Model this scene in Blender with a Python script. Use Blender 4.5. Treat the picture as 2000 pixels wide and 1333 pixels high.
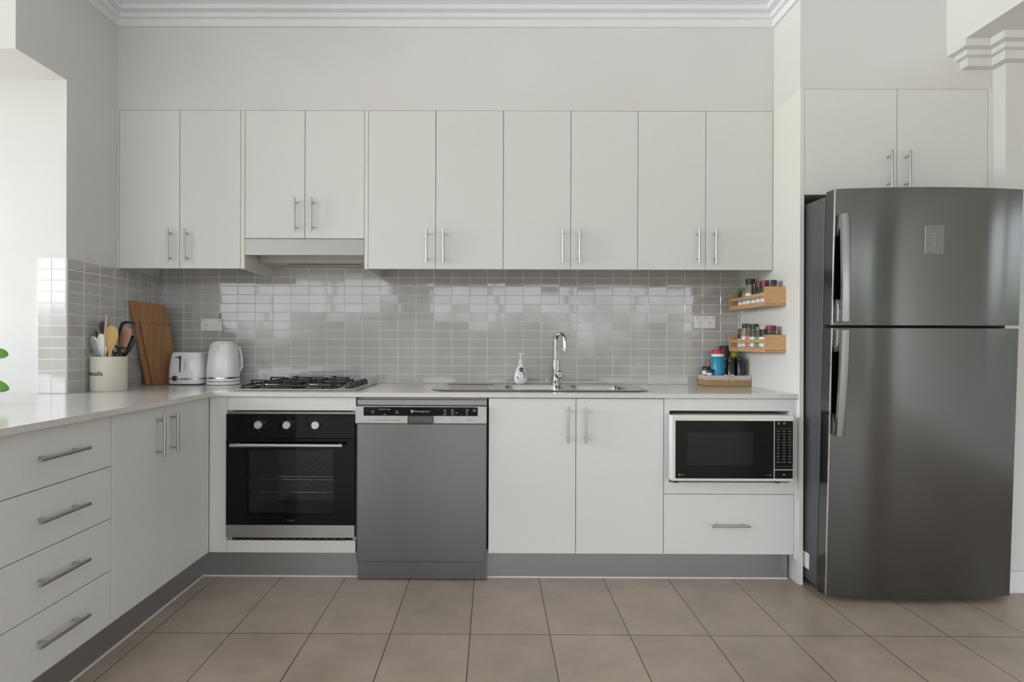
import bpy, bmesh, math, random
from mathutils import Matrix, Vector
random.seed(7)
S = bpy.context.scene
COL = S.collection
PI = math.pi
for o in list(bpy.data.objects):
    bpy.data.objects.remove(o)

# ------------------------------------------------------------------ camera
cam = bpy.data.cameras.new('camera')
cam.sensor_width = 36.0
cam.lens = 36 * 1065.18 / 2000
cam.shift_x = (1000 - 959.98) / 2000
cam.shift_y = (671.59 - 666.5) / 2000
cam.clip_start = 0.05
cam_o = bpy.data.objects.new('camera', cam)
COL.objects.link(cam_o)
cam_o.matrix_world = (Matrix.Translation((0, -3.1085, 1.1014)) @ Matrix.Rotation(.0031, 4, 'Z')
                      @ Matrix.Rotation(-.0033, 4, 'Y') @ Matrix.Rotation(PI / 2, 4, 'X'))
S.camera = cam_o
# ------------------------------------------------------------------ exposure
S.view_settings.view_transform = 'Standard'
S.view_settings.look = 'None'
S.view_settings.exposure = 0.62
S.view_settings.gamma = 1.0
S.view_settings.use_curve_mapping = False
# ------------------------------------------------------------------ world: bright overcast sky, dark greenery at the horizon, added bright ground below
W = bpy.data.worlds.new('daylight')
S.world = W
W.use_nodes = True
nt = W.node_tree
nt.nodes.clear()
wo = nt.nodes.new('ShaderNodeOutputWorld')
bg = nt.nodes.new('ShaderNodeBackground')
tc = nt.nodes.new('ShaderNodeTexCoord')
sx = nt.nodes.new('ShaderNodeSeparateXYZ')
nz = nt.nodes.new('ShaderNodeTexNoise')
nz.inputs['Scale'].default_value = 9
nz.inputs['Detail'].default_value = 5
ad = nt.nodes.new('ShaderNodeMath'); ad.operation = 'MULTIPLY_ADD'
ad.inputs[1].default_value = 0.22
a2 = nt.nodes.new('ShaderNodeMath'); a2.operation = 'ADD'; a2.inputs[1].default_value = .4
cr = nt.nodes.new('ShaderNodeValToRGB')
el = cr.color_ramp.elements
el[0].position = .33; el[0].color = (.86, .88, .87, 1)      # bright ground, added to throw light up to the ceiling
el[1].position = .42; el[1].color = (.16, .18, .13, 1)      # hedge
e2 = el.new(.52); e2.color = (.16, .18, .13, 1)
e3 = el.new(.58); e3.color = (.85, .90, .97, 1)            # hazy sky
sd = nt.nodes.new('ShaderNodeMath'); sd.operation = 'MULTIPLY_ADD'   # background strength raised to the left, added to light left-facing faces
sd.inputs[1].default_value = -13; sd.inputs[2].default_value = -3.6
mxs = nt.nodes.new('ShaderNodeMath'); mxs.operation = 'MAXIMUM'; mxs.inputs[1].default_value = 2.15
nt.links.new(tc.outputs['Generated'], sx.inputs[0])
nt.links.new(tc.outputs['Generated'], nz.inputs['Vector'])
nt.links.new(nz.outputs['Fac'], ad.inputs[0])
nt.links.new(sx.outputs['Z'], ad.inputs[2])
nt.links.new(ad.outputs[0], a2.inputs[0])
nt.links.new(a2.outputs[0], cr.inputs[0])
nt.links.new(sx.outputs['X'], sd.inputs[0])
s2 = nt.nodes.new('ShaderNodeMath'); s2.operation = 'MULTIPLY_ADD'; s2.inputs[1].default_value = -150; s2.inputs[2].default_value = -122  # steeper rise near due left, added to brighten the end panel
m2 = nt.nodes.new('ShaderNodeMath'); m2.operation = 'MAXIMUM'
nt.links.new(sx.outputs['X'], s2.inputs[0]); nt.links.new(s2.outputs[0], m2.inputs[0]); nt.links.new(sd.outputs[0], m2.inputs[1])
nt.links.new(m2.outputs[0], mxs.inputs[0])
nt.links.new(mxs.outputs[0], bg.inputs[1])
nt.links.new(cr.outputs[0], bg.inputs[0])
nt.links.new(bg.outputs[0], wo.inputs[0])


def area(name, loc, rot, sx_, sy_, energy=0, color=(1, 1, 1), portal=False):
    l = bpy.data.lights.new(name, 'AREA')
    l.shape = 'RECTANGLE'
    l.size, l.size_y = sx_, sy_
    l.energy = energy
    l.color = color
    if portal:
        l.cycles.is_portal = True
    o = bpy.data.objects.new(name, l)
    o.location = loc
    o.rotation_euler = rot
    COL.objects.link(o)
    return o


# window openings: (rear glass door, rear wide window, left wide window)
RW = [(-5.3, -1.7, 0.05, 2.25), (-1.2, 3.9, 0.05, 2.2)]
LW = [(-6.3, -4.95, 0.05, 2.6), (-3.1, -.80, 0.05, 2.6)]
RRW = [(-2.7, -1.9, 0.9, 2.1)]
YR, XLF, XRF = -6.6, -5.6, 4.6
for (a, b, z0, z1) in RW:
    area('window_portal', ((a + b) / 2, YR - .02, (z0 + z1) / 2), (PI / 2, 0, 0), b - a, z1 - z0, portal=True)
for (a, b, z0, z1) in LW:
    area('window_portal', (XLF - .02, (a + b) / 2, (z0 + z1) / 2), (PI / 2, 0, -PI / 2), b - a, z1 - z0, portal=True)


for (a, b, z0, z1) in RRW:
    area('window_portal', (XRF + .02, (a + b) / 2, (z0 + z1) / 2), (PI / 2, 0, PI / 2), b - a, z1 - z0, portal=True)


# ================================================================== materials
def pr(m):
    return m.node_tree.nodes['Principled BSDF']


def mat(name, col, rough=.5, metal=0.0, spec=.5, coat=0.0):
    m = bpy.data.materials.new(name)
    m.use_nodes = True
    b = pr(m)
    b.inputs['Base Color'].default_value = (*col, 1)
    b.inputs['Roughness'].default_value = rough
    b.inputs['Metallic'].default_value = metal
    b.inputs['Specular IOR Level'].default_value = spec
    b.inputs['Coat Weight'].default_value = coat
    return m


def N(m, t):
    return m.node_tree.nodes.new(t)


def L(m, a, b):
    m.node_tree.links.new(a, b)


def vary(m, c1, c2, scale=(5, 5, 5), detail=4, lo=.35, hi=.65, coords='Object', rough=None, bump=0.0, bdist=.001):
    """noise driven colour between c1 and c2, optional bump"""
    tcn = N(m, 'ShaderNodeTexCoord'); mp = N(m, 'ShaderNodeMapping')
    mp.inputs['Scale'].default_value = scale
    n = N(m, 'ShaderNodeTexNoise'); n.inputs['Scale'].default_value = 1; n.inputs['Detail'].default_value = detail
    r = N(m, 'ShaderNodeValToRGB')
    r.color_ramp.elements[0].position = lo; r.color_ramp.elements[0].color = (*c1, 1)
    r.color_ramp.elements[1].position = hi; r.color_ramp.elements[1].color = (*c2, 1)
    L(m, tcn.outputs[coords], mp.inputs[0]); L(m, mp.outputs[0], n.inputs['Vector'])
    L(m, n.outputs['Fac'], r.inputs[0]); L(m, r.outputs[0], pr(m).inputs['Base Color'])
    if bump:
        bp = N(m, 'ShaderNodeBump'); bp.inputs['Strength'].default_value = bump; bp.inputs['Distance'].default_value = bdist
        L(m, n.outputs['Fac'], bp.inputs['Height']); L(m, bp.outputs[0], pr(m).inputs['Normal'])
    return m


PLASTER = vary(mat('plaster', (.66, .65, .635), .6, spec=.3), (.645, .632, .615), (.67, .662, .648), (2, 2, 2), 3)
CEILM = mat('ceiling_paint', (.72, .73, .75), .6, spec=.3)
LAM = vary(mat('laminate', (.68, .66, .62), .38, spec=.4), (.672, .664, .645), (.686, .678, .66), (90, 90, 90), 3)
LAMP = mat('laminate_plain', (.70, .685, .65), .35, spec=.4)
CARC = mat('carcass_white', (.66, .64, .60), .5)
DARKGAP = mat('shadow_gap', (.03, .028, .025), .8)
STONE = vary(mat('worktop_stone', (.6, .58, .53), .13, spec=.4), (.60, .575, .53), (.65, .625, .585), (90, 90, 90), 6)
GROUT = mat('grout', (.74, .72, .69), .6)
TILE = vary(mat('glazed_tile', (.46, .44, .43), .06, spec=.8, coat=.5), (.435, .415, .405), (.49, .47, .46), (6, 6, 9), 3)
pr(TILE).inputs['Coat Roughness'].default_value = .04


def brushed(name, col, rough, aniso=.6, axis='X', amp=.04):
    m = mat(name, col, rough, 1.0)
    b = pr(m)
    b.inputs['Anisotropic'].default_value = aniso
    b.inputs['Anisotropic Rotation'].default_value = .25
    tg = N(m, 'ShaderNodeTangent'); tg.direction_type = 'RADIAL'; tg.axis = axis
    L(m, tg.outputs[0], b.inputs['Tangent'])
    tcn = N(m, 'ShaderNodeTexCoord'); mp = N(m, 'ShaderNodeMapping')
    mp.inputs['Scale'].default_value = (4, 4, 600) if axis == 'Z' else (600, 4, 4)
    n = N(m, 'ShaderNodeTexNoise'); n.inputs['Scale'].default_value = 1; n.inputs['Detail'].default_value = 2
    mr = N(m, 'ShaderNodeMapRange')
    mr.inputs['To Min'].default_value = rough - amp; mr.inputs['To Max'].default_value = rough + amp
    L(m, tcn.outputs['Object'], mp.inputs[0]); L(m, mp.outputs[0], n.inputs['Vector'])
    L(m, n.outputs['Fac'], mr.inputs['Value']); L(m, mr.outputs[0], b.inputs['Roughness'])
    return m


STEEL_F = brushed('fridge_steel', (.145, .145, .14), .15, .75, 'Z', .01)
STEEL_D = brushed('dishwasher_steel', (.215, .215, .215), .26, .6, 'Z', .012)
STEEL = brushed('brushed_steel', (.42, .41, .40), .36, .4, 'Z', .015)
STEEL_L = mat('satin_steel', (.52, .51, .49), .32, 1.0)
STEEL_H = mat('fridge_handle_steel', (.33, .33, .33), .24, 1.0)
HANDLE = mat('handle_nickel', (.50, .49, .47), .28, 1.0)
CHROME = mat('chrome', (.60, .60, .61), .05, 1.0)
SINKM = brushed('sink_steel', (.44, .43, .41), .2, .4, 'Z')
KICK = mat('kick_aluminium', (.37, .365, .36), .34, .8)
GREYP = mat('grey_plastic', (.40, .40, .405), .35, .3)
BODYG = mat('fridge_side_grey', (.10, .10, .105), .35, .3)
RUBBER = mat('rubber', (.02, .02, .022), .6)
BLACKG = mat('black_glass', (.004, .004, .0045), .05, spec=.2)
BLACKP = mat('black_plastic', (.018, .018, .02), .35)
IRON = mat('cast_iron', (.014, .014, .015), .5)
ALU = mat('burner_alu', (.62, .62, .65), .3, 1.0)
WHITEP = mat('white_plastic', (.80, .80, .79), .25)
WHITEG = mat('white_gloss', (.82, .82, .83), .14, coat=.4)
MWWHITE = mat('microwave_white', (.68, .67, .64), .35)
ENAMEL = mat('cream_enamel', (.74, .71, .62), .18, coat=.5)
INK = mat('black_ink', (.03, .03, .03), .5)
PRINT = mat('pale_print', (.42, .42, .42), .5)
PRINTD = mat('dim_print', (.12, .12, .12), .5)
RED = mat('red_plastic', (.55, .02, .03), .3)
MAROON = mat('maroon_plastic', (.15, .012, .025), .3)
DKRED = mat('dark_red_handle', (.10, .012, .018), .35)
BLUE = mat('blue_plastic', (.0, .26, .42), .3)
ORANGE = mat('orange_plastic', (.75, .17, .03), .4)
YELLOW = mat('yellow_plastic', (.55, .45, .04), .4)
GREENL = mat('green_lid', (.10, .17, .06), .4)
CREAML = mat('cream_lid', (.55, .45, .30), .5)
NAVY = mat('navy', (.01, .012, .05), .4)
LEAFG = vary(mat('leaf', (.08, .24, .015), .35, spec=.5), (.06, .20, .01), (.13, .33, .03), (20, 20, 20), 3)
SOIL = mat('soil', (.05, .035, .02), .9)
POTM = mat('pot_white', (.75, .74, .72), .4)
SILV = mat('silver_blade', (.60, .62, .63), .25, .9)
GREYS = mat('grey_silicone', (.10, .10, .10), .5)
BLACKS = mat('black_silicone', (.015, .015, .018), .45)
FABRIC = vary(mat('liner_fabric', (.55, .50, .46), .9), (.50, .46, .42), (.62, .57, .53), (200, 200, 200), 2, bump=.3)
PINKT = mat('ribbon', (.62, .52, .48), .7)


def wood(name, c1, c2, scale, rough=.45):
    return vary(mat(name, c1, rough), c1, c2, scale, 5, .3, .7, bump=.05)


BOARDW = wood('chopping_board_wood', (.27, .13, .055), (.38, .20, .09), (60, 60, 4))
RACKW = wood('bamboo', (.52, .29, .14), (.62, .37, .19), (70, 5, 70))
SPOONW = wood('spoon_wood', (.50, .31, .10), (.60, .40, .15), (80, 80, 8))
SPOONP = wood('pale_spoon_wood', (.55, .44, .32), (.68, .57, .44), (80, 80, 8))


def weave_mat():
    m = mat('wicker', (.45, .28, .14), .7)
    tcn = N(m, 'ShaderNodeTexCoord')
    w1 = N(m, 'ShaderNodeTexWave'); w1.bands_direction = 'X'; w1.inputs['Scale'].default_value = 28
    w2 = N(m, 'ShaderNodeTexWave'); w2.bands_direction = 'Z'; w2.inputs['Scale'].default_value = 60
    mx = N(m, 'ShaderNodeMath'); mx.operation = 'MULTIPLY'
    r = N(m, 'ShaderNodeValToRGB')
    r.color_ramp.elements[0].color = (.30, .17, .07, 1); r.color_ramp.elements[1].color = (.62, .42, .24, 1)
    r.color_ramp.elements[1].position = .6
    bp = N(m, 'ShaderNodeBump'); bp.inputs['Strength'].default_value = .6; bp.inputs['Distance'].default_value = .002
    for w in (w1, w2):
        L(m, tcn.outputs['Object'], w.inputs['Vector'])
    L(m, w1.outputs['Fac'], mx.inputs[0]); L(m, w2.outputs['Fac'], mx.inputs[1])
    L(m, mx.outputs[0], r.inputs[0]); L(m, r.outputs[0], pr(m).inputs['Base Color'])
    L(m, mx.outputs[0], bp.inputs['Height']); L(m, bp.outputs[0], pr(m).inputs['Normal'])
    return m


WICKER = weave_mat()


def math_node(m, op, a, b=None):
    n = N(m, 'ShaderNodeMath'); n.operation = op
    for i, v in enumerate((a, b)):
        if v is None:
            continue
        if isinstance(v, (int, float)):
            n.inputs[i].default_value = v
        else:
            L(m, v, n.inputs[i])
    return n.outputs[0]


def floor_mat():
    m = mat('floor_tile', (.3, .26, .22), .3, spec=.45)
    tcn = N(m, 'ShaderNodeTexCoord'); sp = N(m, 'ShaderNodeSeparateXYZ')
    L(m, tcn.outputs['Object'], sp.inputs[0])

    def cell(axis, off, pitch):
        v = math_node(m, 'DIVIDE', math_node(m, 'SUBTRACT', sp.outputs[axis], off), pitch)
        fr = math_node(m, 'FRACT', v)
        d = math_node(m, 'ABSOLUTE', math_node(m, 'SUBTRACT', fr, .5))
        return d, math_node(m, 'FLOOR', v)
    dx, ix = cell('X', -.9901, .302)
    dy, iy = cell('Y', -1.0448, .602)
    gx = math_node(m, 'GREATER_THAN', dx, .5 - .0016 / .302)
    gy = math_node(m, 'GREATER_THAN', dy, .5 - .0016 / .602)
    g = math_node(m, 'MAXIMUM', gx, gy)
    wn = N(m, 'ShaderNodeTexWhiteNoise'); wn.noise_dimensions = '2D'
    cb = N(m, 'ShaderNodeCombineXYZ'); L(m, ix, cb.inputs[0]); L(m, iy, cb.inputs[1]); L(m, cb.outputs[0], wn.inputs['Vector'])
    n1 = N(m, 'ShaderNodeTexNoise'); n1.inputs['Scale'].default_value = 5; n1.inputs['Detail'].default_value = 8
    n1.inputs['Roughness'].default_value = .65
    L(m, tcn.outputs['Object'], n1.inputs['Vector'])
    r = N(m, 'ShaderNodeValToRGB')
    r.color_ramp.elements[0].position = .3; r.color_ramp.elements[0].color = (.345, .285, .230, 1)
    r.color_ramp.elements[1].position = .7; r.color_ramp.elements[1].color = (.460, .385, .315, 1)
    L(m, n1.outputs['Fac'], r.inputs[0])
    hv = N(m, 'ShaderNodeHueSaturation')
    L(m, r.outputs[0], hv.inputs['Color'])
    L(m, math_node(m, 'ADD', math_node(m, 'MULTIPLY', wn.outputs['Value'], .10), .95), hv.inputs['Value'])
    mx = N(m, 'ShaderNodeMixRGB'); L(m, g, mx.inputs[0]); L(m, hv.outputs[0], mx.inputs[1]); mx.inputs[2].default_value = (.04, .025, .015, 1)
    L(m, mx.outputs[0], pr(m).inputs['Base Color'])
    bp = N(m, 'ShaderNodeBump'); bp.inputs['Distance'].default_value = .0015; bp.inputs['Strength'].default_value = .5; bp.invert = True
    L(m, g, bp.inputs['Height']); L(m, bp.outputs[0], pr(m).inputs['Normal'])
    rr = math_node(m, 'ADD', math_node(m, 'MULTIPLY', n1.outputs['Fac'], .15), .26)
    L(m, rr, pr(m).inputs['Roughness'])
    return m


FLOORM = floor_mat()


def pane_mat():
    m = bpy.data.materials.new('oven_window_glass'); m.use_nodes = True
    nt_ = m.node_tree; nt_.nodes.clear()
    o = nt_.nodes.new('ShaderNodeOutputMaterial'); mx = nt_.nodes.new('ShaderNodeMixShader')
    t = nt_.nodes.new('ShaderNodeBsdfTransparent'); t.inputs[0].default_value = (.72, .72, .72, 1)
    g = nt_.nodes.new('ShaderNodeBsdfGlossy'); g.inputs['Roughness'].default_value = .03
    f = nt_.nodes.new('ShaderNodeFresnel'); f.inputs[0].default_value = 1.25
    nt_.links.new(f.outputs[0], mx.inputs[0]); nt_.links.new(t.outputs[0], mx.inputs[1]); nt_.links.new(g.outputs[0], mx.inputs[2])
    nt_.links.new(mx.outputs[0], o.inputs[0])
    return m


PANE = pane_mat()

# ================================================================== mesh helpers
ROOT = {}


def box(bm, x0, x1, y0, y1, z0, z1, bev=0.0, seg=2):
    vs = [bm.verts.new(p) for p in ((x0, y0, z0), (x1, y0, z0), (x1, y1, z0), (x0, y1, z0),
                                    (x0, y0, z1), (x1, y0, z1), (x1, y1, z1), (x0, y1, z1))]
    fs = [bm.faces.new([vs[i] for i in f]) for f in ((3, 2, 1, 0), (4, 5, 6, 7), (0, 1, 5, 4), (1, 2, 6, 5), (2, 3, 7, 6), (3, 0, 4, 7))]
    if bev:
        es = list({e for f in fs for e in f.edges})
        bmesh.ops.bevel(bm, geom=es, offset=bev, segments=seg, affect='EDGES', profile=.5)
    return vs


def B(*a, **k):
    bm = bmesh.new(); box(bm, *a, **k); return bm


def frame_of(d):
    d = Vector(d).normalized()
    up = Vector((0, 0, 1)) if abs(d.z) < .95 else Vector((1, 0, 0))
    a = d.cross(up).normalized(); b = a.cross(d).normalized()
    return a, b


def tube(bm, pts, r, seg=12, cap=True):
    pts = [Vector(p) for p in pts]
    rs = r if isinstance(r, (list, tuple)) else [r] * len(pts)
    rings = []
    a = None
    for i, p in enumerate(pts):
        if i == 0: d = pts[1] - p
        elif i == len(pts) - 1: d = p - pts[i - 1]
        else: d = (pts[i + 1] - p).normalized() + (p - pts[i - 1]).normalized()
        d.normalize()
        if a is None:
            a, b = frame_of(d)
        else:
            a = (a - d * a.dot(d)).normalized(); b = a.cross(d).normalized()
        rings.append([bm.verts.new(p + (a * math.cos(t) + b * math.sin(t)) * rs[i]) for t in [2 * PI * k / seg for k in range(seg)]])
    for i in range(len(rings) - 1):
        for k in range(seg):
            bm.faces.new((rings[i][k], rings[i][(k + 1) % seg], rings[i + 1][(k + 1) % seg], rings[i + 1][k]))
    if cap:
        bm.faces.new(rings[0][::-1]); bm.faces.new(rings[-1])
    return bm


def T(pts, r, seg=12):
    return tube(bmesh.new(), pts, r, seg)


def lathe(bm, cx, cy, prof, seg=32, sx_=1.0, sy_=1.0):
    rings = []
    for (r, z) in prof:
        r = max(r, 1e-5)
        rings.append([bm.verts.new((cx + r * sx_ * math.cos(2 * PI * k / seg), cy + r * sy_ * math.sin(2 * PI * k / seg), z)) for k in range(seg)])
    for i in range(len(rings) - 1):
        for k in range(seg):
            bm.faces.new((rings[i][k], rings[i][(k + 1) % seg], rings[i + 1][(k + 1) % seg], rings[i + 1][k]))
    bm.faces.new(rings[0][::-1]); bm.faces.new(rings[-1])
    return bm


def Lt(*a, **k):
    return lathe(bmesh.new(), *a, **k)


def sup_loft(bm, cx, cy, prof, n=5.0, seg=48):
    """rounded-rectangle loft; prof rows (half width, half depth, z)"""
    rings = []
    for (hx, hy, z) in prof:
        ring = []
        for k in range(seg):
            t = 2 * PI * k / seg
            c, s = math.cos(t), math.sin(t)
            ring.append(bm.verts.new((cx + hx * math.copysign(abs(c) ** (2 / n), c), cy + hy * math.copysign(abs(s) ** (2 / n), s), z)))
        rings.append(ring)
    for i in range(len(rings) - 1):
        for k in range(seg):
            bm.faces.new((rings[i][k], rings[i][(k + 1) % seg], rings[i + 1][(k + 1) % seg], rings[i + 1][k]))
    bm.faces.new(rings[0][::-1]); bm.faces.new(rings[-1])
    return bm


def prism(bm, poly, axis, a, b):
    """poly: 2D points; axis 'z' -> (x,y), 'x' -> (y,z), 'y' -> (x,z)"""
    def P(p, t):
        return {'z': (p[0], p[1], t), 'x': (t, p[0], p[1]), 'y': (p[0], t, p[1])}[axis]
    v0 = [bm.verts.new(P(p, a)) for p in poly]; v1 = [bm.verts.new(P(p, b)) for p in poly]
    bm.faces.new(v0); bm.faces.new(v1[::-1])
    for i in range(len(poly)):
        j = (i + 1) % len(poly)
        bm.faces.new((v0[i], v0[j], v1[j], v1[i]))
    bmesh.ops.recalc_face_normals(bm, faces=bm.faces)
    return bm


def PRI(*a):
    return prism(bmesh.new(), *a)


def strip(bm, base, tip, normal, prof, seg=10):
    """flat tool lofted from base to tip; prof rows (s 0..1, half width, half thickness, side offset, normal offset)"""
    base, tip, n = Vector(base), Vector(tip), Vector(normal)
    d = (tip - base); Lg = d.length; d.normalize()
    n = (n - d * n.dot(d)).normalized(); w = d.cross(n).normalized()
    rings = []
    for row in prof:
        s, hw, ht = row[:3]
        so = row[3] if len(row) > 3 else 0; no = row[4] if len(row) > 4 else 0
        c = base + d * (Lg * s) + w * so + n * no
        rings.append([bm.verts.new(c + w * hw * math.cos(2 * PI * k / seg) + n * ht * math.sin(2 * PI * k / seg)) for k in range(seg)])
    for i in range(len(rings) - 1):
        for k in range(seg):
            bm.faces.new((rings[i][k], rings[i][(k + 1) % seg], rings[i + 1][(k + 1) % seg], rings[i + 1][k]))
    bm.faces.new(rings[0][::-1]); bm.faces.new(rings[-1])
    bmesh.ops.recalc_face_normals(bm, faces=bm.faces)
    return bm


def text_bm(s, size, x, y, z, align='CENTER', depth=.0003, bold=0.0):
    """text facing -y (towards the room) at x,z on plane y"""
    cu = bpy.data.curves.new('lettering', 'FONT')
    cu.body = s; cu.size = size; cu.align_x = align; cu.align_y = 'CENTER'; cu.extrude = depth; cu.offset = bold
    cu.resolution_u = 3
    o = bpy.data.objects.new('lettering', cu)
    COL.objects.link(o)
    bpy.context.view_layer.update()
    me = bpy.data.meshes.new_from_object(o.evaluated_get(bpy.context.evaluated_depsgraph_get()))
    bm = bmesh.new(); bm.from_mesh(me)
    bpy.data.objects.remove(o); bpy.data.curves.remove(cu); bpy.data.meshes.remove(me)
    bmesh.ops.transform(bm, matrix=Matrix.Translation((x, y, z)) @ Matrix.Rotation(PI / 2, 4, 'X'), verts=bm.verts)
    return bm


def merge(dst, src):
    me = bpy.data.meshes.new('t'); src.to_mesh(me); dst.from_mesh(me); bpy.data.meshes.remove(me); src.free()
    return dst


def obj(name, bm, m, parent=None, smooth=False, label=None):
    if parent is not None:
        r = parent
        while r.parent: r = r.parent
        bmesh.ops.translate(bm, vec=-Vector(r.get('_o', (0, 0, 0))), verts=bm.verts)
    bmesh.ops.recalc_face_normals(bm, faces=bm.faces)
    me = bpy.data.meshes.new(name); bm.to_mesh(me); bm.free()
    me.materials.append(m)
    if smooth:
        for p in me.polygons: p.use_smooth = True
        me.set_sharp_from_angle(angle=math.radians(35))
    o = bpy.data.objects.new(name, me); COL.objects.link(o)
    if parent is not None: o.parent = parent
    if label: o['label'] = label
    return o


def thing(name, label, cat, loc=(0, 0, 0), group=None):
    o = bpy.data.objects.new(name, None); COL.objects.link(o)
    o.empty_display_size = .05
    o.location = loc; o['_o'] = loc; o['label'] = label; o['category'] = cat
    if group: o['group'] = group
    return o


def tag(o, label, cat, group=None):
    o['label'] = label; o['category'] = cat
    if group: o['group'] = group
    return o


def struct(name, bm, m, smooth=False, parent=None):
    o = obj(name, bm, m, parent, smooth)
    if parent is None: o['kind'] = 'structure'
    return o


# ================================================================== room shell
XL, XP, YU, ZC = -1.8975, 1.4035, -.3656, 2.772
ZCAB = 2.2735
XN, YN = 2.2835, -.668       # nib wall right of the fridge
XB, ZS = 2.0728, 2.452       # dropped ceiling over the right side
YJ = -.6924                  # wall end left of the worktop
YH = -.9522                  # header front
struct('floor', B(XLF, XRF, YR, .1, -.06, 0), FLOORM)
struct('ceiling', B(XLF, XRF, YR, .1, ZC, ZC + .08), CEILM)
struct('wall_back', B(XL, XP + .9, 0, .12, 0, ZC), PLASTER)
struct('wall_back_upper', B(XL, XP, YU, 0, ZCAB, ZC), PLASTER)
struct('wall_above_fridge', B(XP + .0005, XN, -.604, -.002, ZCAB + .001, ZC), PLASTER)
struct('wall_left', B(XLF, XL, YJ, .1, 0, ZC), PLASTER)
struct('wall_left_header', B(XLF, XL, YH, YJ, 2.266, ZC), PLASTER)
struct('wall_right', B(XN, XRF, YN, .1, 0, ZC), PLASTER)
struct('ceiling_lower', B(XB, XRF, YR, YN, ZS, ZC), PLASTER)
struct('ceiling_lower_end', B(XB, XN, YN, -.604, ZS, ZC), PLASTER)


def wall_with_holes(plane, c, thick, u0, u1, z0, z1, holes):
    bm = bmesh.new()
    us = sorted({u0, u1, *[h[0] for h in holes], *[h[1] for h in holes]})
    for a, b in zip(us[:-1], us[1:]):
        hs = [h for h in holes if h[0] <= a and h[1] >= b]
        zs = [(z0, z1)] if not hs else [(z0, hs[0][2]), (hs[0][3], z1)]
        for (p, q) in zs:
            if plane == 'y': box(bm, a, b, c - thick, c, p, q)
            else: box(bm, c - thick, c, a, b, p, q)
    return bm


struct('wall_rear', wall_with_holes('y', YR, .15, XLF, XRF, 0, ZC, RW), PLASTER)
struct('wall_far_left', wall_with_holes('x', XLF, .15, YR, YJ, 0, ZC, LW), PLASTER)
struct('wall_far_right', wall_with_holes('x', XRF + .15, .15, YR, .1, 0, ZC, RRW), PLASTER)
ALF = mat('window_frame_white', (.7, .7, .7), .4)


def window(n, plane, c, u0, u1, z0, z1, nm):
    bm = bmesh.new()
    f = .05
    def bb(a, b, p, q):
        if plane == 'y': box(bm, a, b, c - .1, c - .04, p, q)
        else: box(bm, c - .1, c - .04, a, b, p, q)
    bb(u0, u1, z0, z0 + f); bb(u0, u1, z1 - f, z1); bb(u0, u0 + f, z0, z1); bb(u1 - f, u1, z0, z1)
    for i in range(1, nm):
        u = u0 + (u1 - u0) * i / nm
        bb(u - .03, u + .03, z0, z1)
    struct('window_%d' % n, bm, ALF)


window(1, 'y', YR, *RW[0], 3)
window(2, 'y', YR, *RW[1], 4)
window(3, 'x', XLF, *LW[0], 1)
window(4, 'x', XLF, *LW[1], 3)
window(5, 'x', XRF + .14, *RRW[0], 2)


def sweep(path, prof):
    """horizontal polyline path (wall on its left side as walked, room on its right); prof rows (projection, z)"""
    bm = bmesh.new()
    P = [Vector(p) for p in path]
    cols = []
    for i, p in enumerate(P):
        def nrm(a, b):
            d = (b - a).normalized(); return Vector((d.y, -d.x))
        if i == 0: m = nrm(P[0], P[1])
        elif i == len(P) - 1: m = nrm(P[-2], P[-1])
        else:
            n1, n2 = nrm(P[i - 1], p), nrm(p, P[i + 1])
            m = (n1 + n2) / (1 + n1.dot(n2))
        cols.append([bm.verts.new((p.x + m.x * q, p.y + m.y * q, z)) for q, z in prof])
    for a, b in zip(cols[:-1], cols[1:]):
        for k in range(len(prof)):
            k2 = (k + 1) % len(prof)
            bm.faces.new((a[k], a[k2], b[k2], b[k]))
    bm.faces.new(cols[0]); bm.faces.new(cols[-1][::-1])
    return bm


CORN = [(0, 2.690), (.010, 2.690), (.014, 2.694), (.014, 2.724), (.030, 2.727), (.033, 2.731), (.033, 2.746), (.062, 2.749), (.066, 2.753), (.066, 2.768), (.09, ZC), (0, ZC)]
struct('trim_1', sweep([(XLF, YH), (XL, YH), (XL, YU), (XP, YU), (XP, -.604), (XB, -.604), (XB, YR)], CORN), CEILM)
CORN2 = [(0, 2.362), (.038, 2.362), (.042, 2.366), (.042, 2.397), (.064, 2.399), (.067, 2.402), (.067, 2.420), (.098, 2.422), (.101, 2.425), (.101, ZS), (0, ZS)]
struct('trim_2', sweep([(XB + .101, -.600), (XB + .101, -.604), (XN, -.604), (XN, YN), (XRF, YN)], CORN2), PLASTER)
struct('baseboard_right', B(XN, XRF, YN - .014, YN, 0, .095, bev=.003), CEILM)

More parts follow.
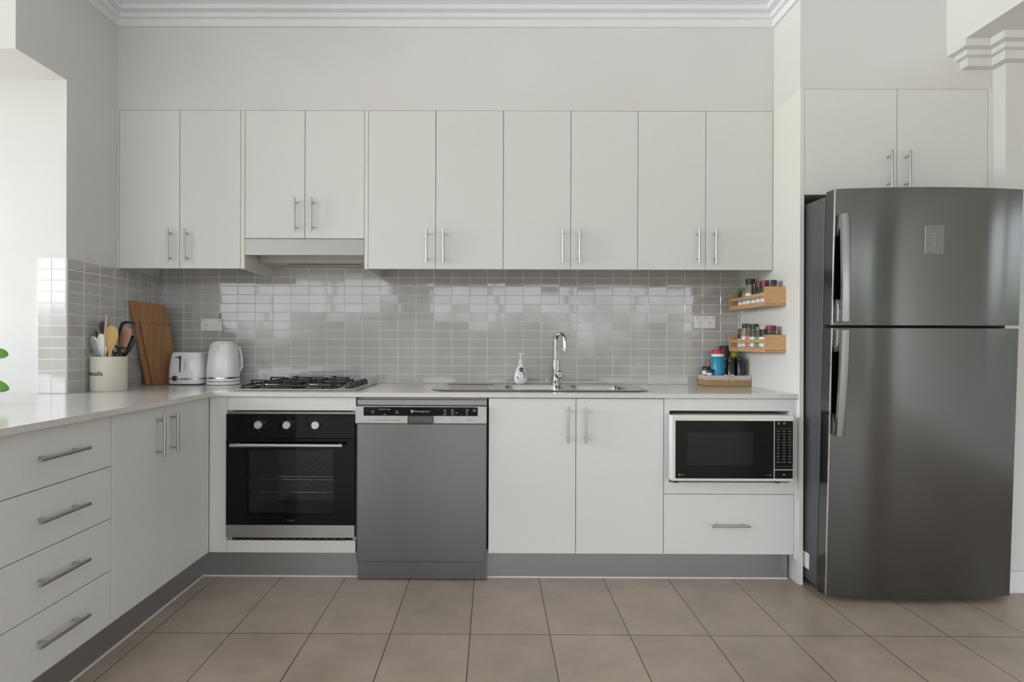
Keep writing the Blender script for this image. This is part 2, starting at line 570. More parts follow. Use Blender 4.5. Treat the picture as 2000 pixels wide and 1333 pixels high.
# ------------------------------------------------------------------ tiled splashback (three faces, one tile surface)
def tiles(faces):
    bm = bmesh.new(); g = .0016; d = .006
    rnd = random.Random(3)
    for (us, zs, place) in faces:
        for u0, u1 in zip(us[:-1], us[1:]):
            for z0, z1 in zip(zs[:-1], zs[1:]):
                if u1 - u0 < .012: continue
                nb = len(bm.verts)
                bev = .0010
                a0, a1, b0, b1 = u0 + g, u1 - g, z0 + g, z1 - g
                tx, tz = rnd.gauss(0, .0045), rnd.gauss(0, .0045)
                uc, zc = (u0 + u1) / 2, (z0 + z1) / 2
                def P(u, z, h):
                    return place(u, z, h)
                o = [P(a0, b0, 0), P(a1, b0, 0), P(a1, b1, 0), P(a0, b1, 0)]
                m_ = [P(a0, b0, d - bev), P(a1, b0, d - bev), P(a1, b1, d - bev), P(a0, b1, d - bev)]
                i_ = [P(u, z, d + tx * (u - uc) + tz * (z - zc)) for u, z in ((a0 + bev, b0 + bev), (a1 - bev, b0 + bev), (a1 - bev, b1 - bev), (a0 + bev, b1 - bev))]
                R = [[bm.verts.new(p) for p in r] for r in (o, m_, i_)]
                for s in (0, 1):
                    for k in range(4):
                        bm.faces.new((R[s][k], R[s][(k + 1) % 4], R[s + 1][(k + 1) % 4], R[s + 1][k]))
                bm.faces.new(R[2])
    return bm


zr = [.8755 + .05 * i for i in range(13)]
zr_back = [.8755 + .05 * i for i in range(15)]
ub = [XL + .001] + [-1.8639 + .1017 * i for i in range(33)]
ub = [u for u in ub if u < XP - .004] + [XP - .001]
ul = [-.6924] + [-.5958 + .1000 * i for i in range(6)] + [-.001]
for (fc, gbx, lab) in (
        ((ub, zr_back, lambda u, z, h: (u, -h - .002, z)), (XL + .0076, XP - .0005, -.0072, -.0002, .8745, 1.577), 'long band of small grey glazed tiles on the back wall above the worktop'),
        ((ul, zr, lambda u, z, h: (XL + .002 + h, u, z)), (XL + .0002, XL + .0072, YJ - .002, -.0076, .8745, 1.477), 'grey glazed tiles on the left side wall behind the utensil holder'),
        (([XL - .1205, XL - .058, XL + .006], zr, lambda u, z, h: (u, YJ - .002 - h, z)), (XL - .122, XL + .0075, YJ - .0072, YJ - .0002, .8745, 1.4785), 'narrow two-column strip of tiles on the wall end at far left')):
    tl = obj('splashback', tiles([fc]), TILE)
    tag(tl, lab, 'splashback', 'tiled splashback faces')
    obj('grout', B(*gbx), GROUT, tl)

# ------------------------------------------------------------------ worktop (with sink cut-out)
def slab(xs, ys, keep, z0, z1):
    bm = bmesh.new(); V = {}
    def v(i, j):
        if (i, j) not in V: V[(i, j)] = bm.verts.new((xs[i], ys[j], z0))
        return V[(i, j)]
    fs = []
    for i in range(len(xs) - 1):
        for j in range(len(ys) - 1):
            if keep((xs[i] + xs[i + 1]) / 2, (ys[j] + ys[j + 1]) / 2):
                fs.append(bm.faces.new((v(i, j), v(i + 1, j), v(i + 1, j + 1), v(i, j + 1))))
    r = bmesh.ops.extrude_face_region(bm, geom=fs)
    bmesh.ops.translate(bm, vec=(0, 0, z1 - z0), verts=[g for g in r['geom'] if isinstance(g, bmesh.types.BMVert)])
    bmesh.ops.recalc_face_normals(bm, faces=bm.faces)
    return bm


ZW, WF, WX = .8733, -.60, -1.290
SINK = (-.27, .725, -.475, -.045)


def keepw(x, y):
    if SINK[0] < x < SINK[1] and SINK[2] < y < SINK[3]: return False
    if y < WF and x > WX: return False
    if x < XL and y > YJ: return False
    return True


xs = [-3.2, XL + .001, WX, SINK[0], SINK[1], XP - .0006]
ys = [-1.95, YJ - .0006, WF, SINK[2], SINK[3], -.0062]
wt = obj('worktop', slab(xs, ys, keepw, ZW - .0205, ZW), STONE)
tag(wt, 'pale beige stone L-shaped worktop over all the base cupboards', 'worktop')


# ================================================================== handles and doors
def bar_handle(bm, p, axis, length, out, r=.0055, posts=.062):
    """bar centred at p (on door face); axis of bar; out = direction away from the door"""
    p, a, o = Vector(p), Vector(axis), Vector(out)
    c = p + o * .032
    tube(bm, [c - a * length / 2, c + a * length / 2], r, 14)
    for s in (-1, 1):
        q = p + a * posts * s
        tube(bm, [q + o * .0003, q + o * .030], r * .8, 10)
    return bm


G = .0014


def door_y(parent, x0, x1, z0, z1, yf, hx=None, hz=None, horiz=False, name='door', th=.016, hl=.168):
    """door in a plane facing -y"""
    d = obj(name, B(x0 + G, x1 - G, yf, yf + th, z0 + G, z1 - G, bev=.0008, seg=1), LAM, parent)
    if hx is not None:
        ax = (1, 0, 0) if horiz else (0, 0, 1)
        obj('handle', bar_handle(bmesh.new(), (hx, yf, hz), ax, hl, (0, -1, 0)), HANDLE, d, True, 'brushed steel bar handle')
    return d


def carcass(bm, x0, x1, y0, y1, z0, z1, t=.016):
    box(bm, x0, x0 + t, y0, y1, z0, z1); box(bm, x1 - t, x1, y0, y1, z0, z1)
    box(bm, x0 + t, x1 - t, y0, y1, z0, z0 + t); box(bm, x0 + t, x1 - t, y0, y1, z1 - t, z1)
    box(bm, x0 + t, x1 - t, y1 - t, y1, z0 + t, z1 - t)
    return bm


# ---- upper cupboards
UG = 'upper wall cupboards'
ZB = 1.4744
YB = -.0095


def upper(x0, x1, xm, zb, zc, label, hz, filler=None, gables=()):
    t = thing('wall_cupboard', label, 'cupboard', ((x0 + x1) / 2, YU / 2, zb), UG)
    obj('body', carcass(bmesh.new(), x0 + .0005, x1 - .0005, YU + .018, YB, zc, ZCAB - .001), CARC, t)
    for (a, b) in gables:
        obj('side_panel', B(a, b, YU + .0005, YB, ZB, ZCAB - .001), LAMP, t)
    for (a, b) in (filler or ()):
        obj('filler', B(a, b, YU + .0005, YU + .018, ZB, ZCAB - .001), LAMP, t)
    door_y(t, x0, xm, zb, ZCAB, YU, xm - .042, hz)
    door_y(t, xm, x1, zb, ZCAB, YU, xm + .042, hz)
    return t


upper(-1.8885, -1.2744, -1.5818, ZB, 1.55, 'white two-door wall cupboard in the left corner above the kettle', 1.587,
      filler=[(XL + .0005, -1.889)], gables=[(-1.2735, -1.2545)])
upper(-1.2535, -.6500, -.9504, 1.627, 1.632, 'white shorter two-door wall cupboard directly above the range hood', 1.744)
upper(-.6318, .0485, -.2915, ZB, 1.59, 'white two-door wall cupboard just right of the range hood', 1.588, gables=[(-.6495, -.6325)])
upper(.0485, .7251, .3882, ZB, 1.59, 'white two-door wall cupboard above the kitchen tap', 1.590)
upper(.7251, 1.4025, 1.0656, ZB, 1.59, 'white two-door wall cupboard at the right end above the spice racks', 1.5915)

# ---- range hood
t = thing('range_hood', 'slim stainless steel range hood under the short wall cupboard above the gas hob', 'range hood', (-.95, -.2, 1.53))
obj('fascia', B(-1.2525, -.6505, YU - .001, YU + .016, 1.5435, 1.6255, bev=.0012), STEEL, t)
obj('canopy', B(-1.2525, -.6505, -.200, YB, 1.5305, 1.6265, bev=.002), mat('canopy_paint', (.60, .58, .54), .4, .2), t)
hb = bmesh.new()
box(hb, -1.2525, -.6505, YU + .017, -.201, 1.590, 1.6265)
box(hb, -1.251, -1.236, YU + .017, -.201, 1.555, 1.590)
obj('slide_out_tray', hb, STEEL_L, t)
hb = bmesh.new()
box(hb, -1.12, -.72, -.150, -.135, 1.5288, 1.5310)
obj('canopy_slot', hb, BLACKP, t)  # plain black strip for the dark slot under the canopy
obj('grease_filter', B(-1.20, -.70, -.120, -.03, 1.5285, 1.5303), STEEL_L, t)

# ================================================================== base cupboards, back run
YF = -.5877
YK = -.5377
ZD = .1305
ZT = .8500
bm = bmesh.new()
obj_k = thing('kickboard', 'grey aluminium kickboard along the floor under the back base cupboards', 'kickboard', (0, YK, 0))
obj('board', B(-1.3655, -.6345, YK, YK + .016, .0008, ZD - .001), KICK, obj_k)
obj('board', B(-.0260, 1.3860, YK, YK + .016, .0008, ZD - .001), KICK, obj_k)
sb = bmesh.new(); box(sb, -1.3640, -.6345, YK - .006, YK, .0003, .005); box(sb, -.0260, 1.3860, YK - .006, YK, .0003, .005)
obj('floor_seal', sb, GROUT, obj_k)

# oven housing
t = thing('oven_cupboard', 'white built-in housing around the oven with blank panels above and below', 'cupboard', (-.93, -.3, .13))
hb = bmesh.new()
box(hb, -1.2305, -1.2145, YF + .018, -.01, ZD, ZT); box(hb, -.6515, -.6355, YF + .018, -.01, ZD, ZT)
box(hb, -1.2145, -.6515, -.02, -.01, ZD, ZT); box(hb, -1.2145, -.6515, YF + .018, -.01, ZD, ZD + .016)
obj('body', hb, CARC, t)
obj('top_panel', B(-1.2295, -.6345, YF, YF + .016, .7888, ZT, bev=.0006, seg=1), LAM, t)
obj('bottom_panel', B(-1.2295, -.6345, YF, YF + .016, ZD, .1868, bev=.0006, seg=1), LAM, t)
obj('corner_filler', B(-1.3125, -1.2312, YF, YF + .016, ZD, ZT, bev=.0006, seg=1), LAM, t)

# sink cupboard
t = thing('base_cupboard', 'white two-door base cupboard under the sink beside the dishwasher', 'cupboard', (.385, -.3, .13), 'base cupboards')
sb = bmesh.new()
box(sb, -.0185, -.0025, YF + .018, -.01, ZD, ZT - .002); box(sb, .7725, .7885, YF + .018, -.01, ZD, ZT - .002)
box(sb, -.0025, .7725, YF + .018, -.01, ZD, ZD + .016); box(sb, -.0025, .7725, -.02, -.01, ZD, ZT - .002)
obj('body', sb, CARC, t)
door_y(t, -.0205, .3839, ZD, ZT, YF, .3434, .731)
door_y(t, .3839, .7892, ZD, ZT, YF, .4248, .731)

# microwave cupboard
t = thing('microwave_cupboard', 'white base cupboard with an open microwave niche over one wide drawer', 'cupboard', (1.09, -.3, .13), 'base cupboards')
mb = bmesh.new()
box(mb, .7895, .8055, YF + .018, -.01, ZD, ZT); box(mb, 1.3745, 1.3905, YF + .018, -.01, ZD, ZT)
for z in (ZD, .4474, .7944):
    box(mb, .8055, 1.3745, YF + .018, -.01, z, z + .016)
box(mb, .8055, 1.3745, -.026, -.01, ZD + .016, .7944)
obj('body', mb, CARC, t)
# frame around the niche
fb = bmesh.new()
fx0, fx1, fz0, fz1 = .8148, 1.3706, .4634, .7944
for (a, b, c, d) in ((.7906, fx0, .4105, ZT), (fx1, 1.3905, .4105, ZT), (fx0, fx1, .4105, fz0), (fx0, fx1, fz1, ZT)):
    box(fb, a, b, YF, YF + .0175, c, d)
obj('niche_frame', fb, LAM, t)
door_y(t, .7892, 1.3915, ZD, .4090, YF, 1.0895, .270, True, 'drawer_front', hl=.172)
obj('side_panel', B(1.3917, 1.4028, YF + .0004, -.01, ZD - .02, ZT), LAMP, t)

# tall end panel beside the fridge
tp = obj('end_panel', B(XP, XP + .0185, -.6062, -.0005, .0005, ZCAB), LAMP)
tag(tp, 'tall white end panel standing between the worktop and the fridge', 'panel')

# ================================================================== left run
XF = -1.314
yk = -1.3655
k2 = thing('kickboard', 'dark grey kickboard along the floor under the left cupboards and drawers', 'kickboard', (-1.3655, -1.2, 0))
obj('board', B(yk - .016, yk, -1.90, YK, .0008, ZD - .001), KICK, k2)
obj('floor_seal', B(yk, yk + .006, -1.90, YK - .007, .0003, .005), GROUT, k2)


def door_x(parent, y0, y1, z0, z1, hy=None, hz=None, horiz=False, name='door', hl=.166, posts=.062):
    d = obj(name, B(XF - .016, XF, y0 + G, y1 - G, z0 + G, z1 - G, bev=.0008, seg=1), LAM, parent)
    if hy is not None:
        obj('handle', bar_handle(bmesh.new(), (XF, hy, hz), (0, 1, 0) if horiz else (0, 0, 1), hl, (1, 0, 0), posts=posts), HANDLE, d, True, 'brushed steel bar handle')
    return d


t = thing('base_cupboard', 'white two-door base cupboard in the left run between drawers and corner', 'cupboard', (-1.6, -.92, .13), 'base cupboards')
obj('body', carcass(bmesh.new(), -1.88, XF - .018, -1.2325, -.6220, ZD, ZT), CARC, t)
door_x(t, -1.2331, -.9273, ZD, ZT, -.983, .7355)
door_x(t, -.9273, -.6207, ZD, ZT, -.8925, .7365)
obj('corner_filler', B(XF - .016, XF - .0005, -.6203, YF - .0006, ZD, ZT), LAM, t)
t = thing('drawer_unit', 'white four-drawer unit with horizontal bar handles at the left edge', 'drawers', (-1.6, -1.47, .13), 'base cupboards')
obj('body', carcass(bmesh.new(), -1.88, XF - .018, -1.7065, -1.2337, ZD, ZT), CARC, t)
zz = [ZD, .3158, .4948, .6748, ZT]
for i, hz in enumerate((.2322, .4095, .5875, .7660)):
    door_x(t, -1.7075, -1.2331, zz[i], zz[i + 1], -1.4700, hz, True, 'drawer_front', hl=.190, posts=.064)
pn = obj('end_panel', B(-1.90, XF, -1.735, -1.7085, 0, ZT), LAMP)
tag(pn, 'white end panel closing the left run beside the drawer unit', 'panel')

# ================================================================== fridge cupboard
t = thing('fridge_cupboard', 'white two-door cupboard above the fridge reaching the bulkhead', 'cupboard', (1.84, -.3, 1.787), UG)
obj('body', carcass(bmesh.new(), 1.4225, 2.2600, -.589, -.01, 1.790, ZCAB - .001), CARC, t)
door_y(t, 1.4229, 1.8451, 1.7874, ZCAB, -.607, 1.800, 1.897, hl=.175, th=.017)
door_y(t, 1.8451, 2.2598, 1.7874, ZCAB, -.607, 1.882, 1.897, hl=.175, th=.017)
obj('filler', B(2.2603, XN - .0005, -.606, -.588, 1.7874, ZCAB), LAMP, t)

# ================================================================== fridge (leans a little forward)
FX0, FX1 = 1.4300, 2.2215
fr = thing('fridge', 'tall brushed steel two-door fridge freezer at the right with long vertical handles', 'fridge', (1.826, -.700, 0))
ROOTY = -.700
obj('body', B(FX0 + .003, FX1 - .003, -.690, -.075, .030, 1.742, bev=.004), BODYG, fr)
obj('gasket', B(FX0 + .012, FX1 - .012, -.703, -.690, .035, 1.745), RUBBER, fr)


def fdoor(z0, z1):
    poly = [(FX0, -.703), (FX0, -.757)]
    n = 24; w = FX1 - FX0
    r_ = .004
    for i in range(n + 1):
        s = i / n
        y = -.762 - .036 * (1 - (2 * s - 1) ** 2)
        poly.append((FX0 + r_ + (w - 2 * r_) * s, y))
    poly += [(FX1, -.757), (FX1, -.703)]
    return PRI(poly, 'z', z0, z1)


lo = obj('fridge_door', fdoor(.030, 1.1745), STEEL_F, fr, True)
up = obj('freezer_door', fdoor(1.187, 1.7575), STEEL_F, fr, True)
STRIPM = mat('door_edge_trim', (.75, .75, .76), .12, 1.0)
obj('edge_trim', B(FX0 - .0008, FX0 + .0035, -.7625, -.756, .030, 1.1745, bev=.0015), STRIPM, lo)
obj('edge_trim', B(FX0 - .0008, FX0 + .0035, -.7625, -.756, 1.187, 1.7575, bev=.0015), STRIPM, up)


def fhandle(z0, z1, far):
    """bowed strap handle; far=+1: tapers to the top, -1: to the bottom"""
    bm = bmesh.new()
    n = 20; x0, x1 = 1.4405, 1.4765
    def yb(x): s = (x - FX0) / (FX1 - FX0); return -.762 - .036 * (1 - (2 * s - 1) ** 2)
    rows = []
    for i in range(n + 1):
        s = i / n                       # 0 = bottom, 1 = top
        z = z0 + (z1 - z0) * s
        q = s if far > 0 else 1 - s     # 0 = near the door split
        out = .050 - .020 * q ** 2
        rows.append((z, out, .014))
    prev = None
    for (z, out, th) in rows:
        yo = yb(x0) - out
        ring = [bm.verts.new(p) for p in ((x0, yo + th, z), (x0 + .002, yo + .002, z), (x0 + .010, yo - .003, z), (x1 - .008, yo - .003, z), (x1, yo + .003, z), (x1, yo + th, z))]
        if prev:
            for k in range(6): bm.faces.new((prev[k], prev[(k + 1) % 6], ring[(k + 1) % 6], ring[k]))
        else: bm.faces.new(ring[::-1])
        prev = ring
    bm.faces.new(prev)
    zt, ot = rows[-1][0], rows[-1][1]; zb_, ob = rows[0][0], rows[0][1]
    for (z, o_, sg) in ((zt, ot, -1), (zb_, ob, 1)):
        a, b = sorted((z, z + sg * .035))
        yy = yb(x0)
        prism(bm, [(yy + .002, a + (.0 if sg > 0 else -.06)), (yy + .002, b + (.06 if sg > 0 else 0)), (yy - o_ + .006, b), (yy - o_ + .006, a)], 'x', x0 + .002, x1 - .003)
    return bm


obj('handle', fhandle(1.203, 1.650, 1), STEEL_H, up, True, 'long curved steel handle')
obj('handle', fhandle(.720, 1.166, -1), STEEL_H, lo, True, 'long curved steel handle')
db = B(1.783, 1.861, -.8005, -.7950, 1.480, 1.601, bev=.002)
dp = obj('display_panel', db, mat('display_grey', (.20, .20, .195), .35, .5), up)
pb = bmesh.new()
box(pb, 1.806, 1.838, -.8010, -.8004, 1.586, 1.590)
for i in range(5): box(pb, 1.8275, 1.8305, -.8010, -.8004, 1.519 + i * .011, 1.522 + i * .011)
box(pb, 1.797, 1.802, -.8010, -.8004, 1.493, 1.499); box(pb, 1.834, 1.848, -.8010, -.8004, 1.494, 1.4965)
obj('print', pb, PRINTD, dp)
pb = bmesh.new()
for i in range(5): box(pb, 1.816, 1.822, -.8010, -.8004, 1.5185 + i * .011, 1.5225 + i * .011)
obj('indicator_light', pb, mat('indicator', (.30, .30, .29), .4), dp)
for x in (1.47, 2.15):
    obj('foot', Lt(x, -.675, [(.016, .0006), (.018, .006), (.012, .010), (.012, .031)], seg=16), BLACKP, fr, True)
    obj('foot', Lt(x, -.12, [(.016, -.018), (.018, -.012), (.012, -.008), (.012, .031)], seg=16), BLACKP, fr, True)
obj('rating_label', B(FX0 + .0022, FX0 + .0028, -.632, -.56, .079, .150), WHITEP, fr, label='small white sticker low on the side')
fr.rotation_euler = (.0323, 0, 0)

# ================================================================== dishwasher
dw = thing('dishwasher', 'freestanding stainless steel dishwasher between the oven and the sink cupboard', 'dishwasher', (-.33, -.3, 0))
obj('body', B(-.6290, -.0275, -.560, -.03, .004, .846), GREYP, dw)
obj('worktop_lid', B(-.6290, -.0275, -.585, -.5605, .8150, .840, bev=.002), mat('lid_grey', (.30, .30, .30), .4, .7), dw)
obj('plinth', B(-.6255, -.0320, -.5748, -.561, .004, .0890, bev=.002), STEEL_D, dw)
dd = obj('door', B(-.6275, -.0300, -.598, -.561, .0925, .7305, bev=.004), STEEL_D, dw)
cp = obj('control_panel', B(-.6335, -.0290, -.604, -.561, .7318, .8118, bev=.003), mat('panel_silver', (.47, .47, .475), .35, .6), dw)
obj('display_strip', B(-.5945, -.0700, -.6052, -.6035, .7680, .8085), BLACKG, cp)
pg = bmesh.new(); box(pg, -.3920, -.2730, -.6055, -.6030, .7340, .7690, bev=.005)
obj('grip', pg, mat('grip_dark', (.10, .10, .10), .3, .3), cp)
for x in (-.580, -.204): obj('button', T([(x, -.6041, .752), (x, -.6075, .752)], .0085, 20), STEEL_L, cp, True)
for x in (-.533, -.503, -.472, -.441, -.112): obj('button', B(x - .012, x + .012, -.6065, -.6041, .7475, .7555, bev=.002), STEEL_L, cp)
tb = text_bm('Westinghouse', .0125, -.328, -.6055, .7890)
tube(tb, [(-.3720, -.6052, .7890), (-.3720, -.6056, .7890)], .0062, 20)
rr = random.Random(5)
for (x, z, w) in ((-.553, .789, .014), (-.551, .7815, .010), (-.515, .7975, .022), (-.498, .7975, .010), (-.480, .7975, .018), (-.498, .7745, .010), (-.441, .789, .012), (-.440, .7815, .014),
                  (-.219, .797, .010), (-.221, .790, .012), (-.218, .7825, .007), (-.222, .775, .016), (-.186, .797, .012), (-.186, .790, .012), (-.186, .7825, .012), (-.186, .775, .012), (-.168, .7825, .010),
                  (-.118, .797, .012), (-.119, .790, .010), (-.120, .7825, .007), (-.120, .775, .008), (-.086, .797, .013), (-.085, .790, .015)):
    box(tb, x - w / 2, x + w / 2, -.6056, -.6051, z - .0011, z + .0011)
obj('print', tb, PRINT, cp)

# ================================================================== oven
ov = thing('oven', 'black glass built-in electric oven with three round knobs', 'oven', (-.93, -.3, .19))
OX0, OX1 = -1.2290, -.6365
ob = bmesh.new()
yb0 = YF + .004
for (a, b, c, d, e, f) in ((OX0 + .016, OX1 - .016, -.5700, -.50, .640, .775), (OX0 + .016, OX0 + .05, -.5700, -.08, .20, .640), (OX1 - .05, OX1 - .016, -.5700, -.08, .20, .640),
                           (OX0 + .05, OX1 - .05, -.5700, -.08, .20, .235), (OX0 + .05, OX1 - .05, -.11, -.08, .235, .640), (OX0 + .05, OX1 - .05, -.50, -.08, .640, .66)):
    box(ob, a, b, c, d, e, f)
obj('body', ob, mat('oven_enamel', (.34, .34, .34), .4), ov)
obj('top_trim', B(OX0, OX1, YF - .006, YF - .0005, .7725, .7835, bev=.001), mat('trim_bronze_steel', (.28, .275, .25), .35, 1.0), ov)
cpo = obj('control_panel', B(OX0, OX1, YF - .012, -.5705, .6625, .7720, bev=.001), BLACKG, ov)
for x in (-1.0741, -.9436, -.8120):
    kbm = T([(x, YF - .012, .7249), (x, YF - .016, .7249), (x, YF - .034, .7249), (x, YF - .037, .7249)], [.021, .0195, .0185, .016], 28)
    box(kbm, x - .0025, x + .0025, YF - .0395, YF - .0365, .709, .741)
    obj('knob', kbm, ALU, cpo, True, 'round silver knob')
pbm = bmesh.new()
for xc in (-1.0741, -.9436, -.8120):
    for k in range(6):
        a = PI / 6 + k * PI / 3
        x, z = xc + .031 * math.cos(a), .7249 + .031 * math.sin(a)
        box(pbm, x - .0016, x + .0016, YF - .0126, YF - .0119, z - .0016, z + .0016)
obj('print', pbm, PRINTD, cpo)
WX0, WX1, WZ0, WZ1 = -1.135, -.733, .309, .608
odb = bmesh.new()
for (a, b, c, d) in ((OX0, WX0, .2625, .6600), (WX1, OX1, .2625, .6600), (WX0, WX1, .2625, WZ0), (WX0, WX1, WZ1, .6600)):
    box(odb, a, b, YF - .012, -.5708, c, d)
od = obj('door', odb, BLACKG, ov)
obj('window_pane', B(WX0, WX1, YF - .0118, YF - .0078, WZ0, WZ1), PANE, od)
obj('bottom_trim', B(OX0, OX1, YF - .0125, -.5708, .2035, .2615, bev=.001), STEEL, od)
hbm = T([(-1.1935, YF - .048, .635), (-.6825, YF - .048, .635)], .0085, 18)
for x in (-1.17, -.705): tube(hbm, [(x, YF - .0122, .635), (x, YF - .044, .635)], .0065, 12)
obj('handle', hbm, STEEL_L, od, True, 'long horizontal steel handle')
obj('print', text_bm('omega', .014, -.930, YF - .0123, .2850), PRINTD, od)
rk = bmesh.new()
for z in (.455, .470, .395):
    tube(rk, [(OX0 + .052, -.535, z), (OX1 - .052, -.535, z)], .0022, 8)
for z in (.470, .395):
    for i in range(12):
        x = -1.15 + i * .04
        tube(rk, [(x, -.535, z), (x, -.14, z)], .0015, 6)
obj('oven_rack', rk, CHROME, ov, True)
bmv = bmesh.new()
for i in range(14): box(bmv, OX0 + .03 + i * .038, OX0 + .055 + i * .038, -.592, -.571, .190, .200)
obj('vent', bmv, BLACKP, ov)

# ================================================================== microwave
mw = thing('microwave', 'white microwave oven with black door glass inside the open niche', 'microwave', (1.075, -.4, .464))
MX0, MX1, MZ0, MZ1, MY = .8015, 1.3560, .4845, .7810, -.655
obj('body', B(.830, 1.345, -.612, -.18, .482, .776), MWWHITE, mw)
obj('front_frame', B(MX0, MX1, MY, -.612, MZ0, MZ1, bev=.007, seg=3), MWWHITE, mw)
gx0, gx1, gz0, gz1 = .8205, 1.2615, .4985, .7580
md = obj('door_glass', B(gx0, gx1, MY - .0012, MY + .003, gz0, gz1), BLACKG, mw)
obj('inner_window', B(.875, 1.17, MY - .0016, MY - .001, .557, .705), mat('mesh_window', (.010, .010, .010), .06, spec=.25), md)
cp = obj('control_panel', B(1.2655, 1.3475, MY - .0012, MY + .003, .5405, gz1), BLACKG, mw)
ok = obj('door_button', B(1.2655, 1.3475, MY - .0016, MY + .003, gz0, .5370, bev=.001), BLACKG, mw)
pbm = bmesh.new()
tube(pbm, [(1.2830, MY - .0015, .747), (1.2830, MY - .0018, .747)], .006, 16)
tube(pbm, [(1.3080, MY - .0015, .747), (1.3080, MY - .0018, .747)], .006, 16)
rr = random.Random(11)
for r_ in range(12):
    for c_ in range(3):
        w = rr.uniform(.008, .015); x = 1.281 + c_ * .026; z = .712 - r_ * .0125
        box(pbm, x - w / 2, x + w / 2, MY - .0018, MY - .0011, z - .0018, z + .0018)
for z in (.7235, .5715, .5525): box(pbm, 1.270, 1.343, MY - .0018, MY - .0011, z - .0005, z + .0005)
obj('keypad_print', pbm, PRINTD, cp)
pbm = text_bm('LG', .014, .853, MY - .0014, .5145)
tube(pbm, [(.8375, MY - .0013, .5145), (.8375, MY - .0017, .5145)], .0055, 16)
box(pbm, 1.226, 1.238, MY - .0017, MY - .0013, .5130, .5155)
tube(pbm, [(1.2465, MY - .0013, .5145), (1.2465, MY - .0017, .5145)], .0038, 14)
obj('print', pbm, PRINTD, md)
obj('print', B(1.3035, 1.3105, MY - .0022, MY - .0015, .515, .520), PRINT, ok)
for x in (.842, 1.31):
    for y in (-.59, -.22):
        obj('foot', Lt(x, y, [(.010, .4637), (.012, .468), (.010, .4825)], seg=16), BLACKP, mw, True)

# ================================================================== hob
hobt = thing('gas_hob', 'four-burner stainless gas hob with black trivets on the worktop under the range hood', 'hob', (-.93, -.27, ZW))
HX0, HX1, HY0, HY1 = -1.2250, -.6520, -.508, -.030
obj('plate', B(HX0, HX1, HY0, HY1, ZW + .0006, ZW + .009, bev=.004), STEEL_L, hobt)
obj('burner_tray', B(HX0 + .006, -.760, HY0 + .006, HY1 - .012, ZW + .0085, ZW + .0112, bev=.001), BLACKG, hobt)
BR = [(-1.095, -.385, .052), (-.895, -.385, .036), (-1.095, -.150, .036), (-.895, -.150, .045)]
for (x, y, r_) in BR:
    b_ = obj('burner', Lt(x, y, [(r_ * 1.1, ZW + .0105), (r_ * 1.12, ZW + .014), (r_, ZW + .018), (r_, ZW + .026), (r_ * .9, ZW + .028)], seg=36), ALU, hobt, True)
    obj('burner_cap', Lt(x, y, [(r_ * .88, ZW + .0282), (r_ * .92, ZW + .031), (r_ * .85, ZW + .035), (.002, ZW + .0365)], seg=36), IRON, b_, True)
zt = ZW + .044
for (xa, xb) in ((-1.205, -.998), (-.990, -.785)):
    tv = bmesh.new()
    for y in (HY0 + .022, -.268, HY1 - .028): box(tv, xa, xb, y - .004, y + .004, ZW + .018, ZW + .026)
    for x in (xa, xb): box(tv, x - .004, x + .004, HY0 + .018, HY1 - .024, ZW + .018, ZW + .026)
    for x in (xa, xb):
        for y in (HY0 + .022, -.268, HY1 - .028): box(tv, x - .005, x + .005, y - .005, y + .005, ZW + .0113, ZW + .026)
    xm = (xa + xb) / 2
    for yc in (-.385, -.150):
        for (dx, dy, ex) in ((1, 0, (xb - xa) / 2), (-1, 0, (xb - xa) / 2), (0, 1, .108), (0, -1, .108)):
            p0 = Vector((xm + dx * ex, yc + dy * ex, 0)); p1 = Vector((xm + dx * .030, yc + dy * .030, 0))
            w = Vector((-dy, dx, 0)) * .0035
            vs = [bm_ for bm_ in ()]
            q = [p0 - w, p0 + w, p1 + w, p1 - w]
            lo_ = [tv.verts.new((a.x, a.y, zt - (.010 if i < 2 else .005))) for i, a in enumerate(q)]
            hi_ = [tv.verts.new((a.x, a.y, zt)) for a in q]
            tv.faces.new(lo_[::-1]); tv.faces.new(hi_)
            for k in range(4): tv.faces.new((lo_[k], lo_[(k + 1) % 4], hi_[(k + 1) % 4], hi_[k]))
            box(tv, p0.x - .0045, p0.x + .0045, p0.y - .0045, p0.y + .0045, ZW + .020, zt)
    obj('trivet', tv, IRON, hobt, label='black cast iron pan support')
for y in (-.425, -.325, -.225, -.125):
    kbm = T([(-.7050, y, ZW + .009), (-.7050, y, ZW + .013), (-.7050, y, ZW + .030)], [.022, .018, .016], 24)
    box(kbm, -.7080, -.7020, y - .017, y + .017, ZW + .024, ZW + .035)
    obj('knob', kbm, BLACKP, hobt, True, 'black round knob')

# ================================================================== sink
sk = thing('sink', 'stainless steel double-bowl sink with left drainer set into the worktop', 'sink', (.2275, -.26, ZW))


def rrect(x0, x1, y0, y1, r, n=8):
    out = []
    for (cx, cy, a0) in ((x1 - r, y1 - r, 0), (x0 + r, y1 - r, PI / 2), (x0 + r, y0 + r, PI), (x1 - r, y0 + r, 3 * PI / 2)):
        for k in range(n + 1):
            a = a0 + PI / 2 * k / n
            out.append((cx + r * math.cos(a), cy + r * math.sin(a)))
    return out


SX0, SX1, SY0, SY1 = -.3055, .7640, -.5080, -.0180
BOWLS = [(.065, .355, -.430, -.150), (.405, .672, -.430, -.150)]
DR = (-.255, .010, -.450, -.075)


